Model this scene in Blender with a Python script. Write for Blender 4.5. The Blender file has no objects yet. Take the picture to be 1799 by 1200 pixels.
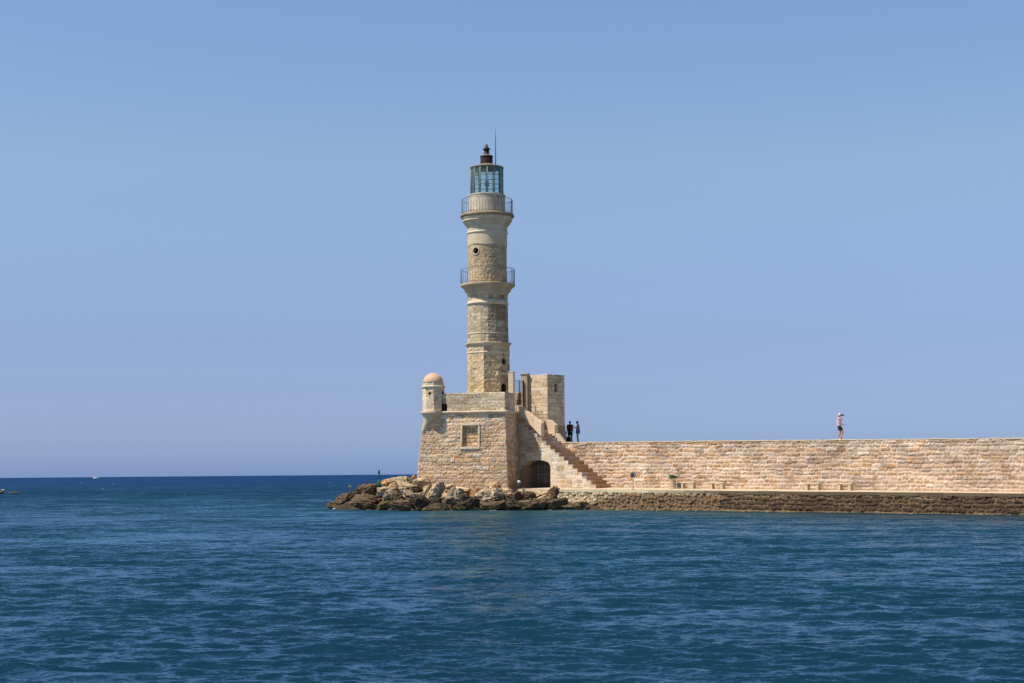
import bpy, math, random
import numpy as np
from mathutils import Vector, Matrix
sc = bpy.context.scene
COL = sc.collection
PI = math.pi

# ------------------------------------------------------------------ camera
F, CX, HY, ROLL, CAMH = 2750.0, 899.5, 831.5, 0.0085, 2.6   # lens and horizon measured on a 1799 px wide picture
cam_d = bpy.data.cameras.new('camera'); cam = bpy.data.objects.new('camera', cam_d); COL.objects.link(cam)
cam.location = (0, 0, CAMH); cam.rotation_euler = (PI / 2, ROLL, 0)
cam_d.sensor_width = 36; cam_d.lens = 36 * F / 1799; cam_d.shift_y = (HY - 600) / 1799
cam_d.clip_start = 0.5; cam_d.clip_end = 60000
sc.camera = cam
def at(px, py, Y):
    a = (px - CX) / F * Y; b = (HY - py) / F * Y
    return Vector((a * math.cos(ROLL) + b * math.sin(ROLL), Y, CAMH + b * math.cos(ROLL) - a * math.sin(ROLL)))

# ------------------------------------------------------------------ sky and sun
SUN_AZ, SUN_EL = math.radians(69), math.radians(57)        # azimuth to the left of the direction back to the camera
sdir = Vector((-math.sin(SUN_AZ) * math.cos(SUN_EL), -math.cos(SUN_AZ) * math.cos(SUN_EL), math.sin(SUN_EL)))
w = bpy.data.worlds.new('World'); sc.world = w; w.use_nodes = True
nt = w.node_tree; nt.nodes.clear()
def wn(t, **k):
    n = nt.nodes.new(t)
    for a, b in k.items(): setattr(n, a, b)
    return n
sky = wn('ShaderNodeTexSky', sky_type='NISHITA', sun_disc=False)
sky.sun_elevation = SUN_EL; sky.sun_rotation = math.atan2(sdir.x, sdir.y) % (2 * PI)
sky.altitude = 0; sky.air_density = 1.0; sky.dust_density = 0.6; sky.ozone_density = 3.0
# summer haze: tint by height above the horizon; zenith darkened to cut fill light
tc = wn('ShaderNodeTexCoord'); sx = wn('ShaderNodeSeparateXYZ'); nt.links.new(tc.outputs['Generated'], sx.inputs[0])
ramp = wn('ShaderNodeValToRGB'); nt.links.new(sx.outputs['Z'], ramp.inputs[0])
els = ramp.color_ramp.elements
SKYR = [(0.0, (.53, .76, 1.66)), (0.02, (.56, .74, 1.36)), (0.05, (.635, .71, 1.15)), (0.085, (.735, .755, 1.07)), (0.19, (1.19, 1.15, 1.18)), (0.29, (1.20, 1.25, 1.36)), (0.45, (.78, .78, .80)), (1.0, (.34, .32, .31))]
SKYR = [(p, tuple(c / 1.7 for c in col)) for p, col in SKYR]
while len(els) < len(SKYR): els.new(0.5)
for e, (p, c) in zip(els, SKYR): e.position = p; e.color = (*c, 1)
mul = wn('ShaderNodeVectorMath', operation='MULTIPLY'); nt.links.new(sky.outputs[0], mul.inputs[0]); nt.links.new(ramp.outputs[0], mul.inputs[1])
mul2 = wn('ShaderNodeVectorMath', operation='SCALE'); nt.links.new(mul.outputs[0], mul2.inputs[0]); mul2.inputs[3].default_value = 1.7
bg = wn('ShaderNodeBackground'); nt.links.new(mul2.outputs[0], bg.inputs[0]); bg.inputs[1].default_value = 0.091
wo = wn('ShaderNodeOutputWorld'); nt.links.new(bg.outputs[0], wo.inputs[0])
sl = bpy.data.lights.new('sun', 'SUN'); sl.energy = 5.0; sl.angle = math.radians(0.5); sl.color = (1, .91, .78)
so = bpy.data.objects.new('sun', sl); COL.objects.link(so); so.rotation_euler = sdir.to_track_quat('Z', 'Y').to_euler(); so.location = (-40, 60, 60)
sc.view_settings.view_transform = 'Standard'; sc.view_settings.look = 'None'; sc.view_settings.exposure = 0.26; sc.view_settings.gamma = 1
sc.cycles.max_bounces = 6; sc.cycles.diffuse_bounces = 3; sc.cycles.glossy_bounces = 3

# ------------------------------------------------------------------ noise
def _hash(ix, iy, iz, seed):
    h = (ix * 374761393 + iy * 668265263 + iz * 2147483647 + seed * 974634777) & 0xFFFFFFFF
    h = ((h ^ (h >> 13)) * 1274126177) & 0xFFFFFFFF
    h = ((h ^ (h >> 16)) * 2246822519) & 0xFFFFFFFF
    return ((h ^ (h >> 15)) & 0xFFFFFF) / float(0xFFFFFF)
def vnoise(x, y, z=0.0, seed=0):
    x, y, z = np.broadcast_arrays(np.asarray(x, float), np.asarray(y, float), np.asarray(z, float))
    ix, iy, iz = (np.floor(a).astype(np.int64) for a in (x, y, z))
    fx, fy, fz = x - ix, y - iy, z - iz
    fx, fy, fz = (f * f * (3 - 2 * f) for f in (fx, fy, fz))
    r = 0
    for a in (0, 1):
        for b in (0, 1):
            for c in (0, 1):
                wgt = (fx if a else 1 - fx) * (fy if b else 1 - fy) * (fz if c else 1 - fz)
                r = r + wgt * _hash(ix + a, iy + b, iz + c, seed)
    return r
def fbm(x, y, z=0.0, seed=0, o=4):
    r, a, t = 0, 1.0, 0
    for i in range(o):
        k = 2.03 ** i
        r = r + a * vnoise(np.asarray(x) * k, np.asarray(y) * k, np.asarray(z) * k, seed + i * 17); t += a; a *= .5
    return r / t

# ------------------------------------------------------------------ mesh helpers
def tag(o, label=None, cat=None, group=None, kind=None):
    if label: o['label'] = label
    if cat: o['category'] = cat
    if group: o['group'] = group
    if kind: o['kind'] = kind
    return o
def empty(name, loc=(0, 0, 0), rz=0):
    o = bpy.data.objects.new(name, None); COL.objects.link(o); o.location = loc; o.rotation_euler = (0, 0, rz); o.empty_display_size = .2
    return o
def put(name, me, parent=None):
    o = bpy.data.objects.new(name, me); COL.objects.link(o)
    if parent is not None: o.parent = parent
    return o
class MB:
    """collects pieces of one mesh: vertices, faces, a colour per vertex, a material slot per face"""
    def __init__(s): s.v = []; s.f = []; s.c = []; s.sm = []; s.mi = []; s.n = 0
    def add(s, V, Fc, col=(.5, .5, .5), smooth=False, mi=0):
        V = np.asarray(V, float).reshape(-1, 3)
        c = np.asarray(col, float)
        if c.ndim == 1: c = np.tile(c[:3], (len(V), 1))
        s.v.append(V); s.c.append(c)
        if isinstance(Fc, np.ndarray): fl = (Fc + s.n)
        else: fl = [tuple(i + s.n for i in q) for q in Fc]
        s.f.append(fl); s.sm.append((len(Fc), smooth, mi)); s.n += len(V)
    def box(s, c, d, rz=0, col=(.5, .5, .5), mi=0, ax=None):
        """box of full size d centred at c; ax = optional (ux,uy) plan axis"""
        if ax is not None: ux = np.array([ax[0], ax[1], 0.]); 
        else: ux = np.array([math.cos(rz), math.sin(rz), 0.])
        uy = np.array([-ux[1], ux[0], 0.]); uz = np.array([0, 0, 1.]); c = np.asarray(c, float)
        P = [c + ux * d[0] / 2 * a + uy * d[1] / 2 * b + uz * d[2] / 2 * e for e in (-1, 1) for a, b in ((-1, -1), (1, -1), (1, 1), (-1, 1))]
        s.add(P, [(3, 2, 1, 0), (4, 5, 6, 7), (0, 1, 5, 4), (1, 2, 6, 5), (2, 3, 7, 6), (3, 0, 4, 7)], col, mi=mi)
    def prism(s, pts, z0, z1, col=(.5, .5, .5), top=None, mi=0):
        """vertical prism over plan points (counter-clockwise); top = other plan points at z1"""
        n = len(pts); top = top or pts
        z0s = z0 if hasattr(z0, '__len__') else [z0] * n; z1s = z1 if hasattr(z1, '__len__') else [z1] * n
        P = [(p[0], p[1], z) for p, z in zip(pts, z0s)] + [(p[0], p[1], z) for p, z in zip(top, z1s)]
        s.add(P, [tuple(range(n - 1, -1, -1)), tuple(range(n, 2 * n))] + [(i, (i + 1) % n, n + (i + 1) % n, n + i) for i in range(n)], col, mi=mi)
    def lathe(s, prof, c=(0, 0), n=32, col=(.5, .5, .5), phase=0, smooth=True, cap=True, mi=0):
        """prof: list of (r, z); c plan centre"""
        V = []; Fc = []
        for r, z in prof:
            for i in range(n):
                a = phase + 2 * PI * i / n; V.append((c[0] + r * math.cos(a), c[1] + r * math.sin(a), z))
        m = len(prof)
        for j in range(m - 1):
            for i in range(n):
                k = (i + 1) % n; Fc.append((j * n + i, j * n + k, (j + 1) * n + k, (j + 1) * n + i))
        if cap:
            Fc.append(tuple(range(n - 1, -1, -1))); Fc.append(tuple((m - 1) * n + i for i in range(n)))
        s.add(V, Fc, col, smooth, mi)
    def tube(s, P, r, n=8, col=(.5, .5, .5), smooth=True, mi=0):
        """round bar through the points P, radius r or one per point"""
        P = [np.asarray(p, float) for p in P]; rs = r if hasattr(r, '__len__') else [r] * len(P); V = []; Fc = []
        for i, p in enumerate(P):
            d = (P[min(i + 1, len(P) - 1)] - P[max(i - 1, 0)]); d = d / (np.linalg.norm(d) + 1e-9)
            a = np.cross(d, (0, 0, 1.)); 
            if np.linalg.norm(a) < .05: a = np.cross(d, (0, 1., 0))
            a /= np.linalg.norm(a); b = np.cross(d, a)
            for k in range(n):
                t = 2 * PI * k / n; V.append(p + (a * math.cos(t) + b * math.sin(t)) * rs[i])
        for j in range(len(P) - 1):
            for i in range(n):
                k = (i + 1) % n; Fc.append((j * n + i, (j + 1) * n + i, (j + 1) * n + k, j * n + k))
        Fc.append(tuple(range(n))); Fc.append(tuple((len(P) - 1) * n + i for i in range(n - 1, -1, -1)))
        s.add(V, Fc, col, smooth, mi)
    def ball(s, c, r, n=12, col=(.5, .5, .5), mi=0):
        rr = r if hasattr(r, '__len__') else (r, r, r); V = []; Fc = []; m = n // 2 + 1
        for j in range(m + 1):
            t = PI * j / m
            for i in range(n):
                a = 2 * PI * i / n; V.append((c[0] + rr[0] * math.sin(t) * math.cos(a), c[1] + rr[1] * math.sin(t) * math.sin(a), c[2] - rr[2] * math.cos(t)))
        for j in range(m):
            for i in range(n):
                k = (i + 1) % n; Fc.append((j * n + i, j * n + k, (j + 1) * n + k, (j + 1) * n + i))
        s.add(V, Fc, col, True, mi)
    def build(s, name, mats, parent=None, org=None):
        V = np.concatenate(s.v); 
        if org is not None: V = V - np.asarray(org)
        faces = []
        for f in s.f: faces += f.tolist() if isinstance(f, np.ndarray) else f
        me = bpy.data.meshes.new(name)
        tot = np.array([len(f) for f in faces], np.int32); st = np.concatenate([[0], np.cumsum(tot)[:-1]]).astype(np.int32)
        flat = np.fromiter((i for f in faces for i in f), np.int32, int(tot.sum()))
        me.vertices.add(len(V)); me.vertices.foreach_set('co', V.astype(np.float32).ravel())
        me.loops.add(len(flat)); me.loops.foreach_set('vertex_index', flat)
        me.polygons.add(len(faces)); me.polygons.foreach_set('loop_start', st); me.polygons.foreach_set('loop_total', tot)
        sm = np.concatenate([np.full(k, a) for k, a, b in s.sm]); me.polygons.foreach_set('use_smooth', sm)
        me.polygons.foreach_set('material_index', np.concatenate([np.full(k, b, np.int32) for k, a, b in s.sm]))
        me.update(calc_edges=True); me.validate()
        at_ = me.color_attributes.new('Col', 'FLOAT_COLOR', 'POINT')
        c = np.concatenate(s.c); at_.data.foreach_set('color', np.concatenate([c, np.ones((len(c), 1))], 1).astype(np.float32).ravel())
        for m in (mats if isinstance(mats, (list, tuple)) else [mats]): me.materials.append(m)
        return put(name, me, parent)

# ------------------------------------------------------------------ materials
def mat(name, col=None, rough=.7, metal=0.0, attr=False, var=.18, vscale=6.0, bump=0.0, bscale=20.0, spec=.3, fine=None):
    m = bpy.data.materials.new(name); m.use_nodes = True; t = m.node_tree; b = t.nodes['Principled BSDF']
    b.inputs['Roughness'].default_value = rough; b.inputs['Metallic'].default_value = metal; b.inputs['Specular IOR Level'].default_value = spec
    L = t.links.new
    if attr:
        a = t.nodes.new('ShaderNodeAttribute'); a.attribute_name = 'Col'; src = a.outputs['Color']
    else:
        a = t.nodes.new('ShaderNodeRGB'); a.outputs[0].default_value = (*col, 1); src = a.outputs[0]
    co = t.nodes.new('ShaderNodeNewGeometry')
    n = t.nodes.new('ShaderNodeTexNoise'); n.inputs['Scale'].default_value = vscale; n.inputs['Detail'].default_value = 5; n.inputs['Roughness'].default_value = .65
    L(co.outputs['Position'], n.inputs['Vector'])
    mr = t.nodes.new('ShaderNodeMapRange'); mr.inputs[1].default_value = .3; mr.inputs[2].default_value = .7; mr.inputs[3].default_value = 1 - var; mr.inputs[4].default_value = 1 + var
    L(n.outputs['Fac'], mr.inputs[0])
    v = t.nodes.new('ShaderNodeVectorMath'); v.operation = 'SCALE'; L(src, v.inputs[0]); L(mr.outputs[0], v.inputs[3])
    L(v.outputs[0], b.inputs['Base Color'])
    if bump:
        n2 = t.nodes.new('ShaderNodeTexNoise'); n2.inputs['Scale'].default_value = bscale; n2.inputs['Detail'].default_value = 4
        L(co.outputs['Position'], n2.inputs['Vector'])
        bp = t.nodes.new('ShaderNodeBump'); bp.inputs['Distance'].default_value = bump; bp.inputs['Strength'].default_value = 1
        L(n2.outputs['Fac'], bp.inputs['Height']); L(bp.outputs[0], b.inputs['Normal'])
    return m
M_STONE = mat('limestone', attr=True, rough=.92, var=.16, vscale=9, bump=.02, bscale=14, spec=.15)
M_ROCK = mat('rock', attr=True, rough=.85, var=.28, vscale=5, bump=.06, bscale=5, spec=.25)
M_PLAST = mat('plaster', attr=True, rough=.9, var=.08, vscale=5, bump=.005, bscale=20, spec=.15)
M_DARK = mat('dark_iron', (.02, .017, .015), rough=.6, var=.25)
M_RAIL = mat('rail_iron', (.11, .085, .07), rough=.55, var=.2)
M_RUST = mat('rusted_metal', (.07, .045, .03), rough=.7, var=.4, vscale=10)
M_DOME = mat('lantern_bronze', (.035, .02, .014), rough=.6, var=.4, vscale=8)
M_ROOFM = mat('roof_zinc', (.22, .17, .13), rough=.6, var=.3, vscale=7)
M_FRAME = mat('frame_paint', (.16, .20, .17), rough=.5, var=.15)
M_WHITE = mat('white_paint', (.78, .78, .76), rough=.5, var=.05)
M_GREEN = mat('green_paint', (.01, .12, .06), rough=.5, var=.2)
M_VOID = mat('dark_interior', (.03, .024, .018), rough=.95, var=.2)
def glass():
    m = bpy.data.materials.new('lantern_glass'); m.use_nodes = True; t = m.node_tree; t.nodes.clear(); L = t.links.new
    o = t.nodes.new('ShaderNodeOutputMaterial'); tr = t.nodes.new('ShaderNodeBsdfTransparent'); tr.inputs[0].default_value = (.88, .97, .95, 1)
    g = t.nodes.new('ShaderNodeBsdfGlossy'); g.inputs['Roughness'].default_value = .05; g.inputs[0].default_value = (.8, .9, .88, 1)
    fr = t.nodes.new('ShaderNodeFresnel'); fr.inputs[0].default_value = 1.5
    mx = t.nodes.new('ShaderNodeMixShader'); L(fr.outputs[0], mx.inputs[0]); L(tr.outputs[0], mx.inputs[1]); L(g.outputs[0], mx.inputs[2])
    df = t.nodes.new('ShaderNodeBsdfDiffuse'); df.inputs[0].default_value = (.34, .50, .46, 1)
    m2 = t.nodes.new('ShaderNodeMixShader'); m2.inputs[0].default_value = .14; L(mx.outputs[0], m2.inputs[1]); L(df.outputs[0], m2.inputs[2]); L(m2.outputs[0], o.inputs[0])
    return m
M_GLASS = glass()

# ------------------------------------------------------------------ sea
def build_sea():
    rng = np.random.default_rng(5)
    fine = np.radians(np.linspace(-24, 24, 860)); 
    ang = np.concatenate([np.radians(np.linspace(-180, -26, 78)), fine, np.radians(np.linspace(26, 180, 78))])
    r1 = np.exp(np.arange(math.log(9), math.log(320), .0032)); r2 = np.exp(np.arange(math.log(330), math.log(16000), .06))
    r = np.concatenate([[3., 6.], r1, r2]); A, Rr = np.meshgrid(ang, r); X = Rr * np.sin(A); Y = Rr * np.cos(A)
    Z = np.zeros_like(X); NS = 120
    lam = np.exp(rng.uniform(math.log(.17), math.log(1.3), NS)); base = math.radians(-102)
    for l in lam:
        th = base + rng.normal(0, .45); k = 2 * PI / l; a = .0029 * l ** .95 * (1.15 if l < .5 else 1.0)
        ph = (X * math.cos(th) + Y * math.sin(th)) * k + rng.uniform(0, 2 * PI)
        fade = np.clip((l / (Rr * .0032) - 3) / 3, 0, 1)
        wv = np.sin(ph); Z += a * (wv - .33 * np.sin(2 * ph)) * fade
    for l, a, th in ((3.1, .012, base + .25), (4.6, .016, base - .2), (2.2, .008, base + .05), (7.5, .02, base + .1)):
        k = 2 * PI / l; Z += a * np.sin((X * math.cos(th) + Y * math.sin(th)) * k + l + 1.5 * fbm(X / 6, Y / 6, 0, 9, 2)) * np.clip((l / (Rr * .0032) - 3) / 3, 0, 1)
    patch = .30 + 1.35 * fbm(X / 8, Y / 13, 0, 3, 3); Z *= patch
    V = np.stack([X, Y, Z], -1).reshape(-1, 3); nr, na = X.shape
    i = np.arange(nr - 1)[:, None] * na + np.arange(na - 1)[None]
    Fc = np.stack([i, i + na, i + na + 1, i + 1], -1).reshape(-1, 4)[:, ::-1]
    m = bpy.data.materials.new('sea_water'); m.use_nodes = True; t = m.node_tree; b = t.nodes['Principled BSDF']; L = t.links.new
    b.inputs['Roughness'].default_value = .19; b.inputs['IOR'].default_value = 1.333; b.inputs['Specular Tint'].default_value = (.36, .69, 1, 1)
    g = t.nodes.new('ShaderNodeNewGeometry')
    def noise(scale, det, vec=(1, 1, 1)):
        mp = t.nodes.new('ShaderNodeMapping'); mp.inputs['Scale'].default_value = vec; L(g.outputs['Position'], mp.inputs[0])
        n = t.nodes.new('ShaderNodeTexNoise'); n.inputs['Scale'].default_value = scale; n.inputs['Detail'].default_value = det; n.inputs['Roughness'].default_value = .55
        L(mp.outputs[0], n.inputs['Vector']); return n
    acc = None
    for scale, det, amp, vec in ((.11, 2, .40, (1, 1.6, 1)), (.6, 2, .50, (1, 1.5, 1)), (3.6, 2, .75, (1, 1.9, 1)), (13, 2, .7, (1, 1.6, 1))):
        n = noise(scale, det, vec)
        s1 = t.nodes.new('ShaderNodeVectorMath'); s1.operation = 'SUBTRACT'; L(n.outputs['Color'], s1.inputs[0]); s1.inputs[1].default_value = (.5, .5, .5)
        s2 = t.nodes.new('ShaderNodeVectorMath'); s2.operation = 'MULTIPLY'; L(s1.outputs[0], s2.inputs[0]); s2.inputs[1].default_value = (amp * .75, amp * 1.15, 0)
        if acc is None: acc = s2.outputs[0]
        else:
            ad = t.nodes.new('ShaderNodeVectorMath'); ad.operation = 'ADD'; L(acc, ad.inputs[0]); L(s2.outputs[0], ad.inputs[1]); acc = ad.outputs[0]
    ad = t.nodes.new('ShaderNodeVectorMath'); ad.operation = 'ADD'; L(g.outputs['Normal'], ad.inputs[0]); L(acc, ad.inputs[1])
    lean = t.nodes.new('ShaderNodeVectorMath'); lean.operation = 'ADD'; L(ad.outputs[0], lean.inputs[0]); sq = t.nodes.new('ShaderNodeSeparateXYZ'); L(g.outputs['Position'], sq.inputs[0])
    fl = t.nodes.new('ShaderNodeMapRange'); L(sq.outputs['Y'], fl.inputs[0]); fl.inputs[1].default_value = 25; fl.inputs[2].default_value = 220; fl.inputs[3].default_value = -.07; fl.inputs[4].default_value = -.30
    cb = t.nodes.new('ShaderNodeCombineXYZ'); L(fl.outputs[0], cb.inputs[1]); L(cb.outputs[0], lean.inputs[1]); ad = lean
    nm = t.nodes.new('ShaderNodeVectorMath'); nm.operation = 'NORMALIZE'; L(ad.outputs[0], nm.inputs[0]); L(nm.outputs[0], b.inputs['Normal'])
    # body colour: open deep water, greener shallows in drifting patches and round the pier
    pn = noise(.035, 3, (1, .45, 1)); cr = t.nodes.new('ShaderNodeValToRGB'); L(pn.outputs['Fac'], cr.inputs[0])
    cr.color_ramp.elements[0].position = .38; cr.color_ramp.elements[0].color = (.005, .027, .052, 1)
    cr.color_ramp.elements[1].position = .66; cr.color_ramp.elements[1].color = (.005, .040, .063, 1)
    sp = t.nodes.new('ShaderNodeSeparateXYZ'); L(g.outputs['Position'], sp.inputs[0])
    far = t.nodes.new('ShaderNodeMapRange'); L(sp.outputs['Y'], far.inputs[0]); far.inputs[1].default_value = 110; far.inputs[2].default_value = 600
    mx = t.nodes.new('ShaderNodeMix'); mx.data_type = 'RGBA'; L(far.outputs[0], mx.inputs[0]); L(cr.outputs[0], mx.inputs[6]); mx.inputs[7].default_value = (.004, .028, .10, 1)
    dist = t.nodes.new('ShaderNodeVectorMath'); dist.operation = 'DISTANCE'; L(g.outputs['Position'], dist.inputs[0]); dist.inputs[1].default_value = (0, 113, 0)
    sh = t.nodes.new('ShaderNodeMapRange'); L(dist.outputs['Value'], sh.inputs[0]); sh.inputs[1].default_value = 34; sh.inputs[2].default_value = 4; sh.inputs[4].default_value = .5
    m3 = t.nodes.new('ShaderNodeMix'); m3.data_type = 'RGBA'; L(sh.outputs[0], m3.inputs[0]); L(mx.outputs[2], m3.inputs[6]); m3.inputs[7].default_value = (.012, .075, .10, 1)
    L(m3.outputs[2], b.inputs['Base Color'])
    # water as light scattered back from below plus a mirror layer weighted by Fresnel
    df = t.nodes.new('ShaderNodeBsdfDiffuse'); gl = t.nodes.new('ShaderNodeBsdfGlossy'); fr = t.nodes.new('ShaderNodeFresnel'); fr.inputs['IOR'].default_value = 1.333; ms = t.nodes.new('ShaderNodeMixShader')
    gl.inputs['Roughness'].default_value = .17; gl.inputs['Color'].default_value = (.50, .70, .84, 1)
    L(m3.outputs[2], df.inputs['Color']); L(nm.outputs[0], gl.inputs['Normal']); L(nm.outputs[0], fr.inputs['Normal']); L(fr.outputs[0], ms.inputs[0]); L(df.outputs[0], ms.inputs[1]); L(gl.outputs[0], ms.inputs[2])
    L(ms.outputs[0], t.nodes['Material Output'].inputs['Surface']); t.nodes.remove(b)
    mb = MB(); mb.add(V, Fc, (.02, .06, .1), True); o = mb.build('sea', m); tag(o, kind='structure')
build_sea()

# ------------------------------------------------------------------ masonry
def pal(*c): return np.array(c, float)
P_WALL = np.array((0, .004, .014)) + np.array((.86, .84, .84)) * pal((.50, .34, .19), (.47, .30, .15), (.52, .38, .25), (.47, .37, .26), (.56, .43, .32), (.50, .34, .22), (.45, .27, .13), (.58, .46, .36), (.54, .39, .26))
P_FORT = np.array((1.0, .97, .98)) * pal((.55, .38, .22), (.52, .36, .20), (.55, .42, .28), (.48, .37, .26), (.57, .42, .29), (.57, .38, .26), (.53, .35, .20), (.46, .35, .24))
P_TOWER = np.array((1.05, .99, .93)) * pal((.54, .43, .28), (.51, .40, .25), (.48, .37, .23), (.55, .45, .32), (.47, .35, .21), (.51, .41, .28))
P_PALE = pal((.60, .475, .335), (.57, .44, .30), (.61, .50, .37), (.54, .41, .27), (.59, .45, .30))
P_BROWN = pal((.12, .08, .045), (.15, .105, .06), (.09, .065, .04), (.19, .13, .075))
MORT = (.60, .47, .37); MORT_TAN = (.42, .32, .20)

def blocks(U, V, ch=(.24, .32), bw=(.32, .75), seed=0, wob=.03, joint=.03, palette=P_WALL, mortar=MORT, bulge=.04, rough=.03, courses=None, odd=.97, openj=.62):
    """coursed masonry over metric coordinates: returns relief height and colour"""
    rng = np.random.default_rng(seed)
    Uw = U + wob * 2 * (vnoise(U * 2.3, V * 2.3, 0, seed + 5) - .5); Vw = V + wob * 2 * (vnoise(U * 1.7, V * 1.7, 3, seed + 6) - .5)
    v0, v1 = Vw.min() - .5, Vw.max() + .5
    if courses is None:
        e = [v0]
        while e[-1] < v1: e.append(e[-1] + rng.uniform(*ch))
        e = np.array(e)
    else: e = np.asarray(courses)
    row = np.clip(np.searchsorted(e, Vw.ravel()) - 1, 0, len(e) - 2).reshape(Vw.shape)
    dv = np.minimum(Vw - e[row], e[row + 1] - Vw); rowh = e[row + 1] - e[row]
    H = np.zeros_like(U); du = np.zeros_like(U); bid = np.zeros(U.shape, int)
    u0, u1 = Uw.min() - 1, Uw.max() + 1
    for r in np.unique(row):
        x = [u0 - rng.uniform(0, .5)]; sc_ = (e[r + 1] - e[r]) / np.mean(ch)
        while x[-1] < u1: x.append(x[-1] + rng.uniform(*bw) * sc_)
        x = np.array(x); m = row == r; k = np.clip(np.searchsorted(x, Uw[m]) - 1, 0, len(x) - 2)
        du[m] = np.minimum(Uw[m] - x[k], x[k + 1] - Uw[m]); bid[m] = r * 4001 + k
    d = np.minimum(du, dv); d = d + .014 * (vnoise(U * 14, V * 14, 0, seed + 9) - .5)
    st = np.clip((d - joint * .4) / (joint * .9), 0, 1); st = st * st * (3 - 2 * st)
    rnd = _hash(bid, bid * 0 + seed, bid * 0, 11); rnd2 = _hash(bid, bid * 0 + seed, bid * 0 + 3, 12); rnd3 = _hash(bid, bid * 0 + seed, bid * 0 + 7, 13)
    round_ = np.clip(d / .10, 0, 1) ** .6
    n1 = fbm(U * 6, V * 6, rnd * 9, seed + 20, 3) - .5; n2 = vnoise(U * 16, V * 16, 0, seed + 30) - .5
    H = st * (bulge * (.35 + .65 * round_) * (.6 + .8 * rnd2) + rough * (1.4 * n1 + .7 * n2)) 
    pit = np.clip((vnoise(U * 11, V * 11, 7, seed + 40) - .72) * 5, 0, 1); H = H - st * pit * rough * .8
    ci = (rnd * len(palette)).astype(int) % len(palette); C = palette[ci] * (.76 + .46 * rnd3[..., None]); C = np.where((rnd2 > odd)[..., None], np.array((.56, .48, .39)), C)
    C = C * (1 + .35 * n1[..., None] + .22 * n2[..., None]) * (1 - .35 * pit[..., None])
    op = np.clip((fbm(U * 1.1 + rnd * .6, V * 1.6, 5, seed + 60, 3) - .50) * 7, 0, 1)[..., None]
    mc = np.asarray(mortar) * (1 + .25 * n2[..., None]) * (1 - openj * op)
    C = mc * (1 - st[..., None]) + C * st[..., None]
    big = fbm(U * .35, V * .5, 0, seed + 50, 3)[..., None] - .5
    C = C * (1 + .6 * big)
    return H, np.clip(C, .01, .9)

def skin(mb, S, u0, u1, v0, v1, res, pat, mask=None, wrap=False, edge=.05, edges=(1, 1, 1, 1), recolor=None, resv=None, off=0.0):
    nu = max(2, int(round((u1 - u0) / res)) + 1); nv = max(2, int(round((v1 - v0) / (resv or res))) + 1)
    u = np.linspace(u0, u1, nu); v = np.linspace(v0, v1, nv); U, V = np.meshgrid(u, v)
    H, C = pat(U, V)
    if wrap: H[:, -1] = H[:, 0]; C[:, -1] = C[:, 0]
    fe = np.ones_like(U) * 9
    for q, dd in zip(edges, (U - u0, u1 - U, V - v0, v1 - V)):
        if q: fe = np.minimum(fe, dd)
    if edge: k = np.clip(fe / edge, 0, 1) ** .5; H = (H + .02) * k - .02
    if recolor is not None: C = recolor(U, V, C)
    P, N = S(U, V); P = P + N * (H + off)[..., None]
    i = np.arange(nv - 1)[:, None] * nu + np.arange(nu - 1)[None]
    Fc = np.stack([i, i + 1, i + nu + 1, i + nu], -1)
    if mask is not None:
        uc = (u[1:] + u[:-1]) / 2; vc = (v[1:] + v[:-1]) / 2; Uc, Vc = np.meshgrid(uc, vc); Fc = Fc[mask(Uc, Vc)]
    else: Fc = Fc.reshape(-1, 4)
    used = np.zeros(nu * nv, bool); used[Fc.ravel()] = True; rem = np.cumsum(used) - 1
    mb.add(P.reshape(-1, 3)[used], rem[Fc], C.reshape(-1, 3)[used], True)

def plane(o, ud, vd):
    """flat surface: origin, unit direction along, unit direction up; normal = u x v"""
    o = np.asarray(o, float); ud = np.asarray(ud, float); vd = np.asarray(vd, float); n = np.cross(ud, vd); n /= np.linalg.norm(n)
    def S(U, V): return o + U[..., None] * ud + V[..., None] * vd, np.broadcast_to(n, U.shape + (3,))
    return S
def quad(p00, p10, p11, p01, w, h):
    p00, p10, p11, p01 = (np.asarray(p, float) for p in (p00, p10, p11, p01)); n = np.cross(p10 - p00, p01 - p00); n /= np.linalg.norm(n)
    def S(U, V):
        a = (U / w)[..., None]; b = (V / h)[..., None]
        return p00 * (1 - a) * (1 - b) + p10 * a * (1 - b) + p11 * a * b + p01 * (1 - a) * b, np.broadcast_to(n, U.shape + (3,))
    return S

# ------------------------------------------------------------------ plan: everything hangs off these lines
TH = math.radians(43.8)
u_ = np.array([math.cos(TH), -math.sin(TH)]); no_ = np.array([-math.sin(TH), -math.cos(TH)]); ni_ = -no_     # along the pier, its outward and inward normals
W1 = np.array([7.22, 114.5])                                  # foot of the breakwater wall at the bottom step
SW = 1.68                                                     # width of the stair
def wl(t, off=0.0): return W1 + u_ * t + no_ * off            # off > 0 is towards the water
def zpath(t, off): 
    zb = 1.50 - .0082 * t; zf = 1.395 - .0055 * t; return zb + (zf - zb) * off / 3.65
def ztop(t): return 4.80 - .0127 * t
QW = 3.65

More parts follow.
